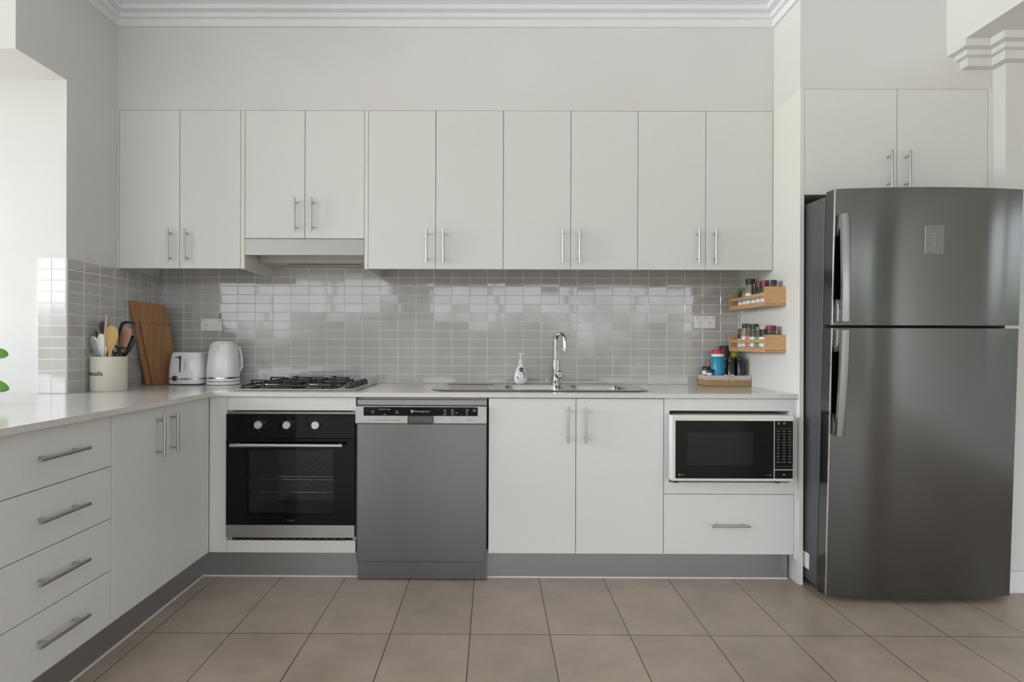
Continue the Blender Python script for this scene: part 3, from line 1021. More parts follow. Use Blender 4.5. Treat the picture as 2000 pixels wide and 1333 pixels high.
def face_with_holes(bm, outer, holes, z):
    """planar face filled between outer loop and hole loops"""
    es = []; loops = []
    for lp in [outer] + holes:
        vs = [bm.verts.new((x, y, z)) for x, y in lp]
        loops.append(vs)
        es += [bm.edges.new((vs[i], vs[(i + 1) % len(vs)])) for i in range(len(vs))]
    r = bmesh.ops.triangle_fill(bm, use_beauty=True, use_dissolve=False, edges=es)
    return loops


sb = bmesh.new()
zs = ZW + .0035
outer = rrect(SX0, SX1, SY0, SY1, .085, 12)
inner = rrect(SX0 + .014, SX1 - .014, SY0 + .014, SY1 - .014, .075, 12)
holes = [rrect(*b, .055) for b in BOWLS] + [rrect(*DR, .035)]
loops = face_with_holes(sb, inner, holes, zs)
rim = [sb.verts.new((x, y, ZW + .0004)) for x, y in outer]
mid = [sb.verts.new((x * .5 + i[0] * .5, y * .5 + i[1] * .5, zs + .0012)) for (x, y), i in zip(outer, inner)]
for k in range(len(rim)):
    k2_ = (k + 1) % len(rim)
    sb.faces.new((rim[k], rim[k2_], mid[k2_], mid[k])); sb.faces.new((mid[k], mid[k2_], loops[0][k2_], loops[0][k]))
for (b, lp, depth) in list(zip(BOWLS, loops[1:3], (.16, .13))) + [(DR, loops[3], .005)]:
    ins = .012 if depth > .02 else .006
    rr_ = .055 if depth > .02 else .035
    prev = lp
    for (i_, dz) in ((ins * .3, depth * .08), (ins, depth * .85), (ins * 3, depth)):
        pts = rrect(b[0] + i_, b[1] - i_, b[2] + i_, b[3] - i_, max(rr_ - i_ * .3, .01))
        ring = [sb.verts.new((x, y, zs - dz)) for x, y in pts]
        for k in range(len(ring)):
            sb.faces.new((prev[k], prev[(k + 1) % len(ring)], ring[(k + 1) % len(ring)], ring[k]))
        prev = ring
    sb.faces.new(prev)
obj('basin', sb, SINKM, sk, True)
rb = bmesh.new()
for i in range(9):
    y = DR[2] + .05 + i * .034
    box(rb, DR[0] + .03, DR[1] - .03, y - .003, y + .003, zs - .0055, zs - .0025, bev=.001)
obj('drainer_ridge', rb, SINKM, sk)
for b, dz in zip(BOWLS, (.16, .13)):
    obj('waste', Lt((b[0] + b[1]) / 2, -.29, [(.042, zs - dz + .0003), (.042, zs - dz + .003), (.03, zs - dz + .003), (.028, zs - dz + .001)], 24), CHROME, sk, True)

# ================================================================== tap
tx, ty = .3490, -.095
tp = thing('kitchen_tap', 'chrome gooseneck mixer tap standing behind the sink bowls', 'tap', (tx, ty, ZW))
zb0 = zs + .0015
obj('tap_body', Lt(tx, ty, [(.026, zb0), (.026, zb0 + .004), (.0215, zb0 + .006), (.0215, zb0 + .136), (.0195, zb0 + .138)], seg=32), CHROME, tp, True)
pts = [(tx - .003, ty, zb0 + .132), (tx - .003, ty, 1.115)]
R_ = .040
vx, vy = .50, -.866
for k in range(1, 13):
    a = PI - PI * k / 12
    d_ = R_ * (1 + math.cos(a))
    pts.append((tx - .003 + vx * d_, ty + vy * d_, 1.115 + R_ * math.sin(a)))
d_ = 2 * R_
pts.append((tx - .003 + vx * (d_ + .002), ty + vy * (d_ + .002), 1.066))
obj('spout', T(pts, .0105, 16), CHROME, tp, True)
e_ = Vector(pts[-1])
obj('aerator', T([e_ + Vector((0, 0, .014)), e_ - Vector((0, 0, .004))], .0125, 18), CHROME, tp, True)
kb = T([(tx + .008, ty - .018, zb0 + .055), (tx + .014, ty - .050, zb0 + .055)], .0195, 26)
tube(kb, [(tx + .014, ty - .050, zb0 + .055), (tx + .0145, ty - .056, zb0 + .055)], [.021, .016], 26)
lv = obj('mixer_knob', kb, CHROME, tp, True)
obj('lever', T([(tx + .012, ty - .038, zb0 + .060), (tx - .004, ty - .090, zb0 + .064)], [.006, .004], 10), CHROME, lv, True)

# ================================================================== soap
sx0, sy0 = .1537, -.062
sp_ = thing('soap_bottle', 'white teardrop hand soap pump bottle standing on the sink edge', 'soap bottle', (sx0, sy0, zs))
zb0 = zs + .0012
prof = [(.024, zb0), (.033, zb0 + .006), (.0375, zb0 + .022), (.0375, zb0 + .034), (.034, zb0 + .055), (.026, zb0 + .080), (.017, zb0 + .098), (.010, zb0 + .108), (.009, zb0 + .112)]
bo = obj('bottle_body', Lt(sx0, sy0, prof, seg=36, sy_=.62), WHITEG, sp_, True)
pm = Lt(sx0, sy0, [(.011, zb0 + .1125), (.0115, zb0 + .124), (.009, zb0 + .132), (.0045, zb0 + .140), (.004, zb0 + .164), (.008, zb0 + .165), (.008, zb0 + .171), (.003, zb0 + .173)], seg=20)
tube(pm, [(sx0 - .014, sy0, zb0 + .168), (sx0 + .008, sy0 - .004, zb0 + .1695), (sx0 + .022, sy0 - .008, zb0 + .166)], [.003, .0045, .0035], 10)
obj('pump', pm, WHITEP, sp_, True)


def on_bottle(x, z):
    """front surface y of the bottle at x,z"""
    for (r0, z0), (r1, z1) in zip(prof[:-1], prof[1:]):
        if z0 <= z <= z1:
            r = r0 + (r1 - r0) * (z - z0) / (z1 - z0)
            return sy0 - .62 * math.sqrt(max(r * r - (x - sx0) ** 2, 1e-6))
    return sy0


def wrap(bm, f, off=.0006):
    for v in bm.verts: v.co.y += f(v.co.x, v.co.z) - off
    return bm


def disc(cx, cz, rx, rz, y=0, seg=20, rings=4):
    bm = bmesh.new()
    c = bm.verts.new((cx, y, cz)); prev = None
    for q in range(1, rings + 1):
        ring = [bm.verts.new((cx + rx * q / rings * math.cos(2 * PI * k / seg), y, cz + rz * q / rings * math.sin(2 * PI * k / seg))) for k in range(seg)]
        for k in range(seg):
            k2_ = (k + 1) % seg
            if prev: bm.faces.new((prev[k], prev[k2_], ring[k2_], ring[k]))
            else: bm.faces.new((c, ring[k], ring[k2_]))
        prev = ring
    return bm


obj('round_badge', wrap(disc(sx0 + .003, zb0 + .079, .0125, .0125), on_bottle), NAVY, bo)
tb = text_bm('NIVEA', .0070, sx0 + .003, 0, zb0 + .079)
obj('print', wrap(tb, on_bottle, .0010), WHITEP, bo)
tb = bmesh.new()
for (x, z, w) in ((0, .060, .012), (0, .050, .018), (0, .044, .016), (0, .038, .018)):
    for k in range(6): box(tb, sx0 + x - w / 2 + k * w / 6, sx0 + x - w / 2 + k * w / 6 + w / 8, 0, .0002, zb0 + z - .0008, zb0 + z + .0008)
obj('print', wrap(tb, on_bottle, .0008), mat('pale_green_print', (.45, .55, .50), .5), bo)
lb = bmesh.new()
for (x, z, rx, rz) in ((.0145, .064, .005, .004), (.019, .057, .004, .005), (.021, .049, .003, .005), (-.021, .038, .004, .004), (-.015, .033, .004, .003), (.017, .036, .004, .003), (.021, .039, .003, .004)):
    merge(lb, disc(sx0 + x, zb0 + z, rx, rz, seg=12, rings=2))
obj('leaf_print', wrap(lb, on_bottle, .0008), mat('leaf_green_print', (.06, .16, .05), .5), bo)

# ================================================================== power outlets
def outlet(x, z, label):
    t = thing('power_outlet', label, 'power outlet', (x, -.0085, z), 'double wall sockets')
    w, h, y = .0600, .0355, -.0085
    pl = obj('plate', B(x - w, x + w, y - .009, y, z - h, z + h, bev=.003), WHITEP, t)
    sb = bmesh.new()
    for cx in (x - .028, x + .028):
        for (dx, dz, a) in ((-.007, .001, .5), (.007, .001, -.5), (0, -.016, 0)):
            m_ = Matrix.Translation((cx + dx, y - .0092, z + dz - .004)) @ Matrix.Rotation(a, 4, 'Y')
            nb = len(sb.verts); vs = box(sb, -.0012, .0012, -.0004, .0004, -.0042, .0042)
            bmesh.ops.transform(sb, matrix=m_, verts=vs)
    obj('socket_slot', sb, INK, pl)
    for cx in ((x - .050, x + .050) if x < 0 else (x - .045, x, x + .045)):
        obj('switch', B(cx - .005, cx + .005, y - .013, y - .0088, z + .016, z + .026, bev=.001), mat('switch_grey', (.6, .6, .6), .3), pl)
    return t


o1 = outlet(-1.6022, 1.2030, 'white double power outlet on the tiles above the kettle')
outlet(1.1989, 1.2280, 'white double power outlet on the tiles beside the spice racks')
cb = T([(-1.556, -.014, 1.2385), (-1.5555, -.012, 1.248), (-1.556, -.0105, 1.266)], .0016, 8)
tag(obj('cable_end', cb, BLACKP), 'short black wire end sticking up above the left power outlet', 'cable')

# ================================================================== spice racks
def rack(z0, z1, zbot, label):
    ya, yb = -.490, -.088; xo = 1.3025; xi = XP - .0006
    t = thing('spice_rack', label, 'shelf', (1.353, -.29, zbot), 'bamboo spice racks')
    obj('end_board', B(xo, xi, ya, ya + .010, zbot + .006, z1, bev=.001), RACKW, t)
    obj('end_board', B(xo, xi, yb - .010, yb, zbot + .006, z1, bev=.001), RACKW, t)
    obj('base_board', B(xo, xi, ya, yb, zbot, zbot + .010, bev=.001), RACKW, t)
    rb_ = bmesh.new()
    box(rb_, xo, xo + .008, ya + .0102, yb - .0102, zbot + .0103, zbot + .022, bev=.001)
    box(rb_, xo, xo + .008, ya + .0102, yb - .0102, zbot + .046, zbot + .062, bev=.001)
    obj('front_rail', rb_, RACKW, t)
    return zbot + .0105


def jar(x, y, z, r, h, lid_h, lidm, body, label, lab=WHITEP, grp=None, lidr=1.0):
    t = thing('spice_jar', label, 'spice jar', (x, y, z), grp)
    bh = h - lid_h
    jb = obj('glass', Lt(x, y, [(r * .9, z + .0003), (r, z + .003), (r, z + bh * .82), (r * .8, z + bh * .95), (r * .8, z + bh)], seg=20), body, t, True)
    obj('paper_label', Lt(x, y, [(r * 1.012, z + bh * .15), (r * 1.012, z + bh * .62)], seg=20), lab, t, True)
    obj('lid', Lt(x, y, [(r * .88 * lidr, z + bh + .0002), (r * .9 * lidr, z + bh + .002), (r * .9 * lidr, z + h - .002), (r * .82 * lidr, z + h)], seg=20), lidm, t, True)
    return t


def glassy(name, c):
    return mat(name, c, .08, spec=.6, coat=.5)


SP1, SP2, SP3, SP4 = glassy('spice_green', (.07, .08, .03)), glassy('spice_dark', (.03, .025, .02)), glassy('spice_brown', (.16, .07, .03)), glassy('spice_pale', (.35, .30, .22))
PINKL = mat('pink_label', (.65, .22, .22), .5)
GRL = mat('green_label', (.15, .35, .10), .5)
zr1 = rack(1.311, 1.3795, 1.2880, 'upper bamboo spice rack on the white end panel, filled with jars')
G1 = 'spice jars in the upper rack'
for (y, r_, h, lh, lm, bd, lb_, lab) in (
        (-.125, .0215, .108, .016, GREENL, SP1, WHITEP, 'spice jar with a green lid nearest the tiles in the upper rack'),
        (-.172, .0205, .104, .016, GREENL, SP4, WHITEP, 'second green-lidded spice jar from the tiles in the upper rack'),
        (-.222, .0255, .148, .030, BLACKP, SP4, WHITEP, 'tallest jar in the upper rack, with a wide black lid'),
        (-.278, .0200, .120, .022, BLACKP, SP2, WHITEP, 'small black-lidded spice jar right of the tall jar in the upper rack'),
        (-.325, .0205, .121, .024, MAROON, SP2, WHITEP, 'spice jar with a dark red lid in the middle of the upper rack'),
        (-.377, .0225, .123, .026, MAROON, SP1, WHITEP, 'spice jar with a big maroon lid in the upper rack'),
        (-.446, .0245, .116, .026, mat('plum_lid', (.03, .012, .03), .3), SP3, SP3, 'spice jar with a plum black lid at the front end of the upper rack')):
    jar(1.358, y, zr1, r_, h, lh, lm, bd, lab, lb_, G1)
zr2 = rack(1.0658, 1.148, 1.0645, 'lower bamboo spice rack on the white end panel above the basket')
G2 = 'spice jars in the lower rack'
for (y, r_, h, lh, lm, bd, lb_, lab) in (
        (-.122, .0215, .112, .020, MAROON, SP2, WHITEP, 'maroon-lidded spice jar nearest the tiles in the lower rack'),
        (-.170, .0210, .138, .026, BLACKP, SP4, WHITEP, 'black-lidded jar left of the pink-labelled jar in the lower rack'),
        (-.216, .0205, .134, .020, BLACKP, SP3, PINKL, 'black-lidded jar with a pink label in the lower rack'),
        (-.266, .0240, .132, .026, BLACKP, SP1, WHITEP, 'wide black-lidded jar right of the pink-labelled jar in the lower rack'),
        (-.316, .0200, .118, .014, GREENL, SP1, GRL, 'green-labelled spice jar with a green lid in the lower rack'),
        (-.372, .0250, .122, .018, CREAML, SP2, WHITEP, 'spice jar with a cream lid in the lower rack'),
        (-.440, .0255, .119, .028, MAROON, SP2, SP2, 'maroon-lidded spice jar at the front end of the lower rack')):
    jar(1.358, y, zr2, r_, h, lh, lm, bd, lab, lb_, G2)

# ================================================================== wicker basket
bx0, bx1, by0, by1 = 1.1570, 1.3990, -.1430, -.0300
bk = thing('wicker_basket', 'low wicker basket with a pale cloth rim on the right end of the worktop', 'basket', ((bx0 + bx1) / 2, -.08, ZW))
wb = bmesh.new()
for (a, b, c, d) in ((bx0, bx1, by0, by0 + .006), (bx0, bx1, by1 - .006, by1), (bx0, bx0 + .006, by0 + .006, by1 - .006), (bx1 - .006, bx1, by0 + .006, by1 - .006)):
    box(wb, a, b, c, d, ZW + .0006, ZW + .052, bev=.002)
box(wb, bx0 + .005, bx1 - .005, by0 + .005, by1 - .005, ZW + .0006, ZW + .004)
tube(wb, [(bx0, by0, ZW + .004), (bx1, by0, ZW + .004)], .0034, 8); tube(wb, [(bx0, by0, ZW + .004), (bx0, by1, ZW + .004)], .0034, 8)
obj('basket_body', wb, WICKER, bk)
lb = bmesh.new()
e = .0028
for (a, b, c, d) in ((bx0 - e, bx1 + e, by0 - e, by0 + .008), (bx0 - e, bx1 + e, by1 - .008, by1 + e), (bx0 - e, bx0 + .008, by0, by1), (bx1 - .008, bx1 + e, by0, by1)):
    box(lb, a, b, c, d, ZW + .034, ZW + .059, bev=.0025)
obj('cloth_rim', lb, FABRIC, bk)
xc, yc, zc_ = 1.2790, by0 - .006, ZW + .053
rb_ = bmesh.new()
for s in (-1, 1):
    strip(rb_, (xc, yc, zc_), (xc + s * .026, yc - .002, zc_ + .010), (0, -1, 0), [(0, .002, .001), (.5, .006, .0025), (1, .003, .001)], 8)
    strip(rb_, (xc, yc, zc_), (xc + s * .020, yc - .001, zc_ - .026), (0, -1, 0), [(0, .0015, .001), (.6, .003, .001), (1, .0045, .001)], 8)
strip(rb_, (xc - .004, yc - .002, zc_), (xc + .004, yc - .002, zc_), (0, -1, 0), [(0, .003, .003), (1, .003, .003)], 8)
obj('ribbon_bow', rb_, PINKT, bk, True)
zi = ZW + .0046


def bottle(name, label, cat, x, y, prof, m, lid=None, lidm=None, grp='containers in the basket', extra=None):
    t = thing(name, label, cat, (x, y, zi), grp)
    obj('container', Lt(x, y, [(r, zi + z) for r, z in prof], seg=24), m, t, True)
    if lid: obj('lid', Lt(x, y, [(r, zi + z) for r, z in lid], seg=24), lidm, t, True)
    if extra: obj(extra[0], Lt(x, y, [(r, zi + z) for r, z in extra[1]], seg=24), extra[2], t, True)
    return t


DKG = mat('dark_bottle', (.015, .018, .016), .18)
DKB = mat('dark_blue_bottle', (.012, .012, .03), .2)
GREYL = mat('grey_lid', (.09, .085, .075), .4)
bottle('plastic_jar', 'bright blue plastic jar with a red cap standing in the wicker basket', 'jar', 1.2380, -.0965, [(.034, 0), (.036, .004), (.036, .150), (.032, .156)], BLUE,
       [(.032, .1705), (.033, .174), (.033, .186), (.027, .192)], RED, extra=('white_collar', [(.0335, .1563), (.0335, .1703)], WHITEP))
bottle('glass_jar', 'squat clear jar with a black lid at the left end of the basket', 'jar', 1.1857, -.0700, [(.021, 0), (.022, .004), (.022, .078)], SP4, [(.0215, .0785), (.022, .080), (.022, .094), (.018, .100)], BLACKP, extra=('paper_label', [(.0223, .058), (.0223, .078)], WHITEP))
bottle('glass_jar', 'smaller squat jar with a black lid at the front left corner of the basket', 'jar', 1.1860, -.1165, [(.013, 0), (.0135, .004), (.0135, .068)], SP4, [(.0145, .0685), (.0165, .071), (.0165, .082), (.012, .088)], BLACKP, extra=('paper_label', [(.0138, .055), (.0138, .067)], WHITEP))
bottle('sachet_tube', 'small orange tube between the squat jars and the blue jar', 'tube', 1.2085, -.0495, [(.007, 0), (.0085, .01), (.0085, .105), (.005, .121)], ORANGE, [(.006, .1215), (.006, .127)], ORANGE)
bottle('pepper_grinder', 'tall bottle with a big black cap behind the blue jar', 'grinder', 1.2900, -.0630, [(.024, 0), (.026, .004), (.026, .120), (.022, .135), (.022, .150)], SP3,
       [(.0265, .1505), (.0275, .155), (.0275, .210), (.024, .216)], BLACKP)
bottle('sauce_bottle', 'dark glass bottle right of the blue jar in the basket', 'bottle', 1.3030, -.1130, [(.021, 0), (.022, .004), (.022, .112), (.018, .118)], DKG, [(.0185, .1185), (.0195, .122), (.0195, .142), (.016, .146)], DKG)
bottle('sauce_bottle', 'bottle with a yellow cap under the lower spice rack', 'bottle', 1.3385, -.0680, [(.020, 0), (.021, .004), (.021, .110), (.013, .140), (.013, .152)], DKG, [(.018, .1525), (.019, .155), (.019, .178), (.015, .182)], YELLOW)
bottle('sauce_bottle', 'glossy navy bottle in the front right of the basket', 'bottle', 1.3520, -.1125, [(.020, 0), (.021, .004), (.021, .120), (.017, .130)], DKB, [(.0175, .1305), (.0185, .133), (.0185, .150), (.014, .154)], DKB)
bottle('sauce_bottle', 'short dark grey jar against the white end panel in the basket', 'bottle', 1.3790, -.0560, [(.013, 0), (.0135, .004), (.0135, .105)], SP4, [(.0138, .1055), (.0142, .108), (.0142, .138), (.012, .141)], GREYL)

# ================================================================== kettle and toaster
kx, ky = -1.4770, -.1260
kt = thing('kettle', 'white electric kettle with a chrome band beside the toaster', 'kettle', (kx, ky, ZW))
z = ZW
obj('power_base', sup_loft(bmesh.new(), kx, ky, [(.078, .074, z + .0006), (.083, .079, z + .003), (.083, .079, z + .016), (.080, .076, z + .018)], 2.4), WHITEG, kt, True)
obj('lower_body', sup_loft(bmesh.new(), kx, ky, [(.079, .075, z + .0205), (.082, .078, z + .022), (.0805, .0765, z + .034)], 2.4), WHITEG, kt, True)
obj('chrome_band', sup_loft(bmesh.new(), kx, ky, [(.0812, .0772, z + .0345), (.0812, .0772, z + .0425)], 2.4), CHROME, kt, True)
kb_ = obj('kettle_body', sup_loft(bmesh.new(), kx, ky, [(.0800, .076, z + .043), (.079, .075, z + .080), (.076, .072, z + .130), (.071, .067, z + .175), (.066, .062, z + .205), (.062, .058, z + .219), (.055, .051, z + .226)], 2.6), WHITEG, kt, True)
obj('lid', sup_loft(bmesh.new(), kx, ky, [(.052, .048, z + .2265), (.050, .046, z + .233), (.035, .030, z + .2375)], 2.6), WHITEG, kt, True)
sp = bmesh.new()
strip(sp, (kx - .012, ky - .058, z + .150), (kx - .012, ky - .068, z + .212), (0, -1, 0), [(0, .003, .002), (.4, .012, .006), (1, .022, .008)], 12)
obj('spout', sp, WHITEG, kt, True)
obj('handle', T([(kx + .040, ky + .040, z + .205), (kx + .056, ky + .062, z + .200), (kx + .064, ky + .074, z + .150), (kx + .066, ky + .072, z + .090), (kx + .058, ky + .052, z + .062)], [.010, .0095, .0095, .0095, .008], 12), WHITEG, kt, True)

qx, qy = -1.6620, -.1120
to = thing('toaster', 'white end-on toaster with a chrome knob in front of the chopping board', 'toaster', (qx, qy, ZW))
obj('toaster_base', sup_loft(bmesh.new(), qx, qy, [(.086, .080, z + .004), (.092, .086, z + .008), (.0945, .0875, z + .030)], 4), WHITEG, to, True)
obj('chrome_band', sup_loft(bmesh.new(), qx, qy, [(.0952, .0880, z + .0305), (.0950, .0878, z + .0365)], 4), mat('band_dark_chrome', (.45, .45, .46), .15, 1.0), to, True)
tbod = obj('toaster_body', sup_loft(bmesh.new(), qx, qy, [(.0940, .087, z + .037), (.0935, .0865, z + .060), (.091, .085, z + .095), (.087, .082, z + .130), (.082, .078, z + .160), (.078, .074, z + .172), (.070, .066, z + .1775)], 4), WHITEG, to, True)
yf_ = qy - .0875
obj('lever_slot', B(qx - .0145, qx - .0095, yf_ - .001, yf_ + .020, z + .069, z + .158), BLACKP, tbod)
obj('lever', B(qx - .030, qx - .006, yf_ - .014, yf_ + .0, z + .146, z + .151, bev=.002), BLACKP, to)
kbm = T([(qx - .034, yf_ + .002, z + .0375), (qx - .034, yf_ - .012, z + .0375)], [.0155, .0145], 24)
obj('knob', kbm, CHROME, to, True, 'round chrome browning dial')
fb_ = bmesh.new()
for k in range(5): box(fb_, qx + .008 + (k % 2) * .004, qx + .014 + (k % 2) * .005, yf_ + .0005, yf_ + .012, z + .083 + k * .010, z + .088 + k * .010)
for k in range(5): box(fb_, qx - .012 + k * .014, qx - .004 + k * .014, yf_ - .0012, yf_ + .004, z + .0315, z + .0355)
obj('print', fb_, mat('toaster_print', (.35, .36, .40), .4), tbod)
ts = bmesh.new()
for x in (qx - .028, qx + .028): box(ts, x - .012, x + .012, qy - .055, qy + .055, z + .1772, z + .1782)
obj('bread_slot', ts, BLACKP, to)
for sx_ in (-.06, .06):
    for sy_ in (-.05, .05):
        obj('foot', Lt(qx + sx_, qy + sy_, [(.008, z + .0005), (.008, z + .0045)], seg=12), BLACKP, to)

# ================================================================== chopping boards
def board(c, th, name, label, inset=0):
    """c: TL, TR, BR, BL corners of the front face"""
    P = [Vector(p) for p in c]
    n = (P[1] - P[0]).cross(P[3] - P[0]).normalized()
    if n.y > 0: n = -n
    bm = bmesh.new()
    f_ = [bm.verts.new(p) for p in P]; b_ = [bm.verts.new(p - n * th) for p in P]
    bm.faces.new(f_); bm.faces.new(b_[::-1])
    for k in range(4): bm.faces.new((f_[k], f_[(k + 1) % 4], b_[(k + 1) % 4], b_[k]))
    bmesh.ops.bevel(bm, geom=list(bm.edges), offset=.0035, segments=2, affect='EDGES', profile=.5)
    o = obj(name, bm, BOARDW)
    tag(o, label, 'chopping board', 'wooden chopping boards')
    return n


bTL, bTR, bBR, bBL = (-1.8780, -.3004, 1.3187), (-1.7900, -.1350, 1.3050), (-1.7640, -.0560, .8745), (-1.8480, -.2056, .8745)
n_ = board((bTL, bTR, bBR, bBL), .014, 'chopping_board', 'tall brown wooden chopping board leaning in the left tiled corner')


def onb(u, v, off):
    a = Vector(bTL).lerp(Vector(bTR), u); b = Vector(bBL).lerp(Vector(bBR), u)
    return a.lerp(b, v) + n_ * off


board((onb(.14, .245, .0125), onb(.99, .265, .0125), onb(.99, .9990, .0125), onb(.16, .9990, .0125)), .011, 'chopping_board', 'smaller wooden chopping board stacked against the front of the tall one')

# ================================================================== utensil crock
cx_, cy_, rc = -1.8155, -.535, .0755
ck = thing('utensil_crock', 'cream enamel utensil holder with black lettering on the worktop', 'utensil holder', (cx_, cy_, ZW))
zc = ZW
prof_c = [(rc * .97, zc + .0006), (rc, zc + .004), (rc, zc + .158), (rc + .0012, zc + .160), (rc - .001, zc + .162), (rc - .003, zc + .160), (rc - .003, zc + .006)]
cbm = bmesh.new()
rings = []
for (r, zz_) in prof_c:
    rings.append([cbm.verts.new((cx_ + r * math.cos(2 * PI * k / 48), cy_ + r * math.sin(2 * PI * k / 48), zz_)) for k in range(48)])
for i in range(len(rings) - 1):
    for k in range(48): cbm.faces.new((rings[i][k], rings[i][(k + 1) % 48], rings[i + 1][(k + 1) % 48], rings[i + 1][k]))
cbm.faces.new(rings[0][::-1]); cbm.faces.new(rings[-1])
co_ = obj('crock_body', cbm, ENAMEL, ck, True)
tb = text_bm('utensils', .0300, 0, 0, 0, bold=.0004)
bmesh.ops.subdivide_edges(tb, edges=[e for e in tb.edges if e.calc_length() > .004], cuts=2)
for v in tb.verts:
    s, zz_ = v.co.x, v.co.z
    a = -1.876 + s / rc * 1.0
    r = rc + .0004 + (.0004 if v.co.y < 0 else 0)
    v.co = (cx_ + r * math.cos(a), cy_ + r * math.sin(a), zc + .083 + zz_)
obj('lettering', tb, INK, co_)
zi_ = zc + .0075
GU = 'utensils in the crock'


def tool(name, label, cat, base, tip, nrm, prof, m, parts=()):
    o = obj(name, strip(bmesh.new(), base, tip, nrm, prof, 14), m, None, True)
    tag(o, label, cat, GU)
    return o


b0 = Vector((cx_, cy_, zi_))


def bt(dx, dy, dz=0): return (cx_ + dx, cy_ + dy, zi_ + dz)


FY = (0, -1, 0)
# silver turner (leans left)
tool('serving_spoon', 'pale silver blade leaning out of the left side of the crock', 'utensil', bt(.030, -.010), (-1.8700, -.575, 1.130), FY,
     [(0, .004, .003), (.45, .005, .003), (.58, .014, .0025), (.70, .021, .0022), (.86, .022, .002), (.96, .014, .0018), (1, .003, .001)], SILV)
# black-handled knife
tool('spatula_edge', 'thin black silicone scraper between the silver blade and grey spatula', 'utensil', bt(.035, .004), (-1.8720, -.548, 1.158), FY,
     [(0, .003, .002), (.5, .005, .003), (.7, .0065, .003), (.95, .0055, .003), (1, .002, .001)], BLACKS)
# grey slotted spatula
tool('spatula', 'dark grey flat spatula leaning to the back left in the crock', 'spatula', bt(.030, .030), (-1.8700, -.500, 1.203), FY,
     [(0, .005, .003), (.50, .006, .003), (.60, .020, .0025), (.72, .028, .002), (.93, .026, .002), (1, .016, .0015)], GREYS)
# dark red handle knife
kn = tool('knife', 'knife handle in dark red with a steel rivet in the crock', 'knife', bt(-.005, .024), (-1.8530, -.508, 1.190), FY,
          [(0, .006, .001), (.5, .010, .001), (.62, .009, .005), (.85, .010, .006), (.97, .011, .006), (1, .006, .003)], DKRED)
obj('rivet', T([(-1.8500, -.5155, 1.168), (-1.8500, -.5195, 1.168)], .0030, 12), SILV, kn)
# white ladle
tool('ladle', 'white plastic spoon standing in front of the grey spatula', 'spoon', bt(.018, -.030), (-1.8310, -.570, 1.142), FY,
     [(0, .004, .003), (.50, .005, .003), (.62, .013, .005), (.75, .024, .007), (.88, .025, .007), (.97, .015, .005), (1, .004, .002)], WHITEG)
# long pale spoon seen edge on
tool('wooden_spoon', 'long pale wooden spoon seen edge-on, tallest in the crock', 'spoon', bt(-.004, -.040), (-1.8040, -.565, 1.232), (1, .2, 0),
     [(0, .004, .0035), (.55, .006, .0045), (.75, .014, .005), (.90, .016, .0045), (.98, .010, .004), (1, .003, .002)], SPOONP)
# round wooden spoon
tool('wooden_spoon', 'round golden wooden spoon facing the room in the crock', 'spoon', bt(.022, -.038), (-1.7800, -.572, 1.180), FY,
     [(0, .005, .003), (.50, .009, .004), (.60, .010, .004), (.70, .024, .005), (.80, .033, .006), (.90, .034, .006), (.97, .022, .005), (1, .005, .003)], SPOONW)
# second wooden spatula behind, leaning right
tool('wooden_spatula', 'broad pale brown wooden spatula behind the golden spoon', 'spatula', bt(.008, .004), (-1.7290, -.535, 1.172), FY,
     [(0, .005, .003), (.55, .008, .003), (.68, .020, .003), (.85, .027, .003), (.96, .024, .003), (1, .016, .002)], mat('brown_wood', (.33, .19, .11), .5))
# black ladle hooked over
lbm = bmesh.new()
strip(lbm, bt(.018, .030), (-1.7850, -.500, 1.176), FY, [(0, .005, .003), (.6, .006, .003), (1, .010, .004)], 12)
tube(lbm, [(-1.7860, -.500, 1.170), (-1.7780, -.500, 1.192), (-1.7600, -.500, 1.199), (-1.7300, -.500, 1.197), (-1.7150, -.500, 1.192)], [.007, .007, .0065, .006, .004], 10)
o_ = obj('serving_fork', lbm, BLACKS, None, True); tag(o_, 'black utensil with a hooked head over the wooden spoons', 'utensil', GU)
# black ladle bowl to the right
tool('ladle', 'black curved ladle leaning out to the right of the crock', 'ladle', bt(-.030, .018), (-1.7150, -.512, 1.132), (-.3, -1, .2),
     [(0, .005, .003), (.55, .009, .004), (.68, .020, .008), (.82, .027, .012), (.94, .022, .010), (1, .008, .004)], BLACKS)
# scissors handles
sc = bmesh.new()
def ring_(c, rx, rz, r_):
    pts_ = [Vector((c[0] + rx * math.cos(a), c[1], c[2] + rz * math.sin(a))) for a in [2 * PI * k / 16 for k in range(17)]]
    tube(sc, pts_, r_, 8)
ring_((-1.7440, -.548, 1.064), .018, .013, .0045)
ring_((-1.7870, -.535, 1.066), .014, .018, .0045)
strip(sc, bt(.018, -.012), (-1.7580, -.546, 1.052), FY, [(0, .003, .001), (.8, .008, .0015), (1, .006, .004)], 8)
strip(sc, bt(.020, -.004), (-1.7860, -.536, 1.050), FY, [(0, .003, .001), (.8, .008, .0015), (1, .006, .004)], 8)
o_ = obj('scissors', sc, BLACKP, None, True); tag(o_, 'black kitchen scissors with round handles at the right rim of the crock', 'scissors', GU)

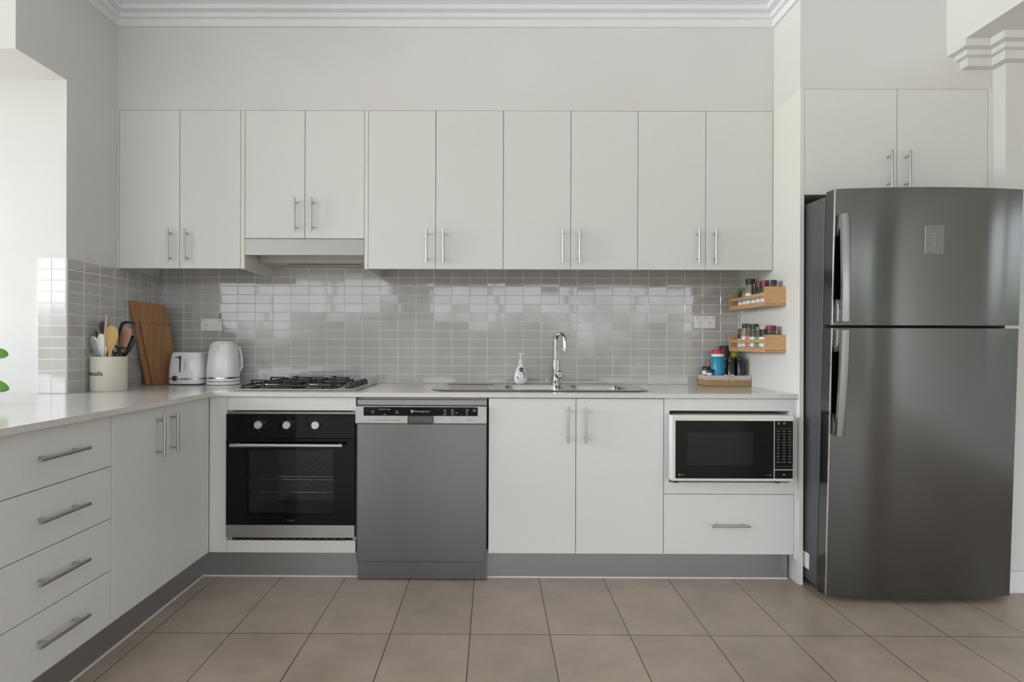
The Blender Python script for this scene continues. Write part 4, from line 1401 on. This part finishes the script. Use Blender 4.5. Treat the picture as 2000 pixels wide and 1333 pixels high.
# ================================================================== pot plant at the left edge
px_, py_ = -2.03, -1.18
pt = thing('potted_plant', 'leafy green plant at the left edge of the worktop, rounded leaf tips showing', 'plant', (px_, py_, ZW))
po = obj('pot', Lt(px_, py_, [(.045, ZW + .0006), (.050, ZW + .004), (.060, ZW + .085), (.062, ZW + .088), (.058, ZW + .088), (.055, ZW + .072)], seg=28), POTM, pt, True)
obj('soil', Lt(px_, py_, [(.054, ZW + .060), (.0545, ZW + .071)], seg=24), SOIL, pt)


def leaf(bm, base, tip, w, nrm=(0, -1, .3)):
    strip(bm, base, tip, nrm, [(0, .0015, .001), (.25, w * .75, .0012, 0, .003), (.55, w, .0012, 0, .005), (.80, w * .9, .0012, 0, .004), (.93, w * .62, .001, 0, .002), (.985, w * .3, .001, 0, .001), (1, w * .08, .0008)], 10)


sb = bmesh.new(); lf = []
stems = [((.02, -.02), (.085, -.01, .13)), ((.0, .02), (.02, .03, .22)), ((-.02, .0), (-.05, .0, .20)), ((.02, .0), (.10, .03, .24)), ((0, -.02), (.0, -.06, .17)), ((-.01, .01), (-.02, .05, .26))]
for (a, b) in stems:
    p0 = Vector((px_ + a[0], py_ + a[1], ZW + .070)); p1 = Vector((px_ + b[0], py_ + b[1], ZW + b[2]))
    tube(sb, [p0, p0.lerp(p1, .5) + Vector((0, 0, .02)), p1], [.003, .0025, .0015], 8)
    lf.append(p1)
obj('stem', sb, LEAFG, pt, True)
rl = random.Random(4)
for i, p in enumerate(lf[1:]):
    for k in range(4):
        a = 2 * PI * k / 4 + i
        bm = bmesh.new()
        leaf(bm, p, p + Vector((math.cos(a) * .045, math.sin(a) * .045, .018 - .012 * k)), .016, (0, 0, 1))
        obj('leaf', bm, LEAFG, pt, True)
bm = bmesh.new(); leaf(bm, lf[0], (-1.7430, -1.150, ZW + .057), .026); obj('leaf', bm, LEAFG, pt, True)
bm = bmesh.new(); leaf(bm, (-1.85, -1.15, ZW + .20), (-1.7460, -1.150, ZW + .180), .020); obj('leaf', bm, LEAFG, pt, True)

for o in bpy.data.objects:
    if '_o' in o: del o['_o']
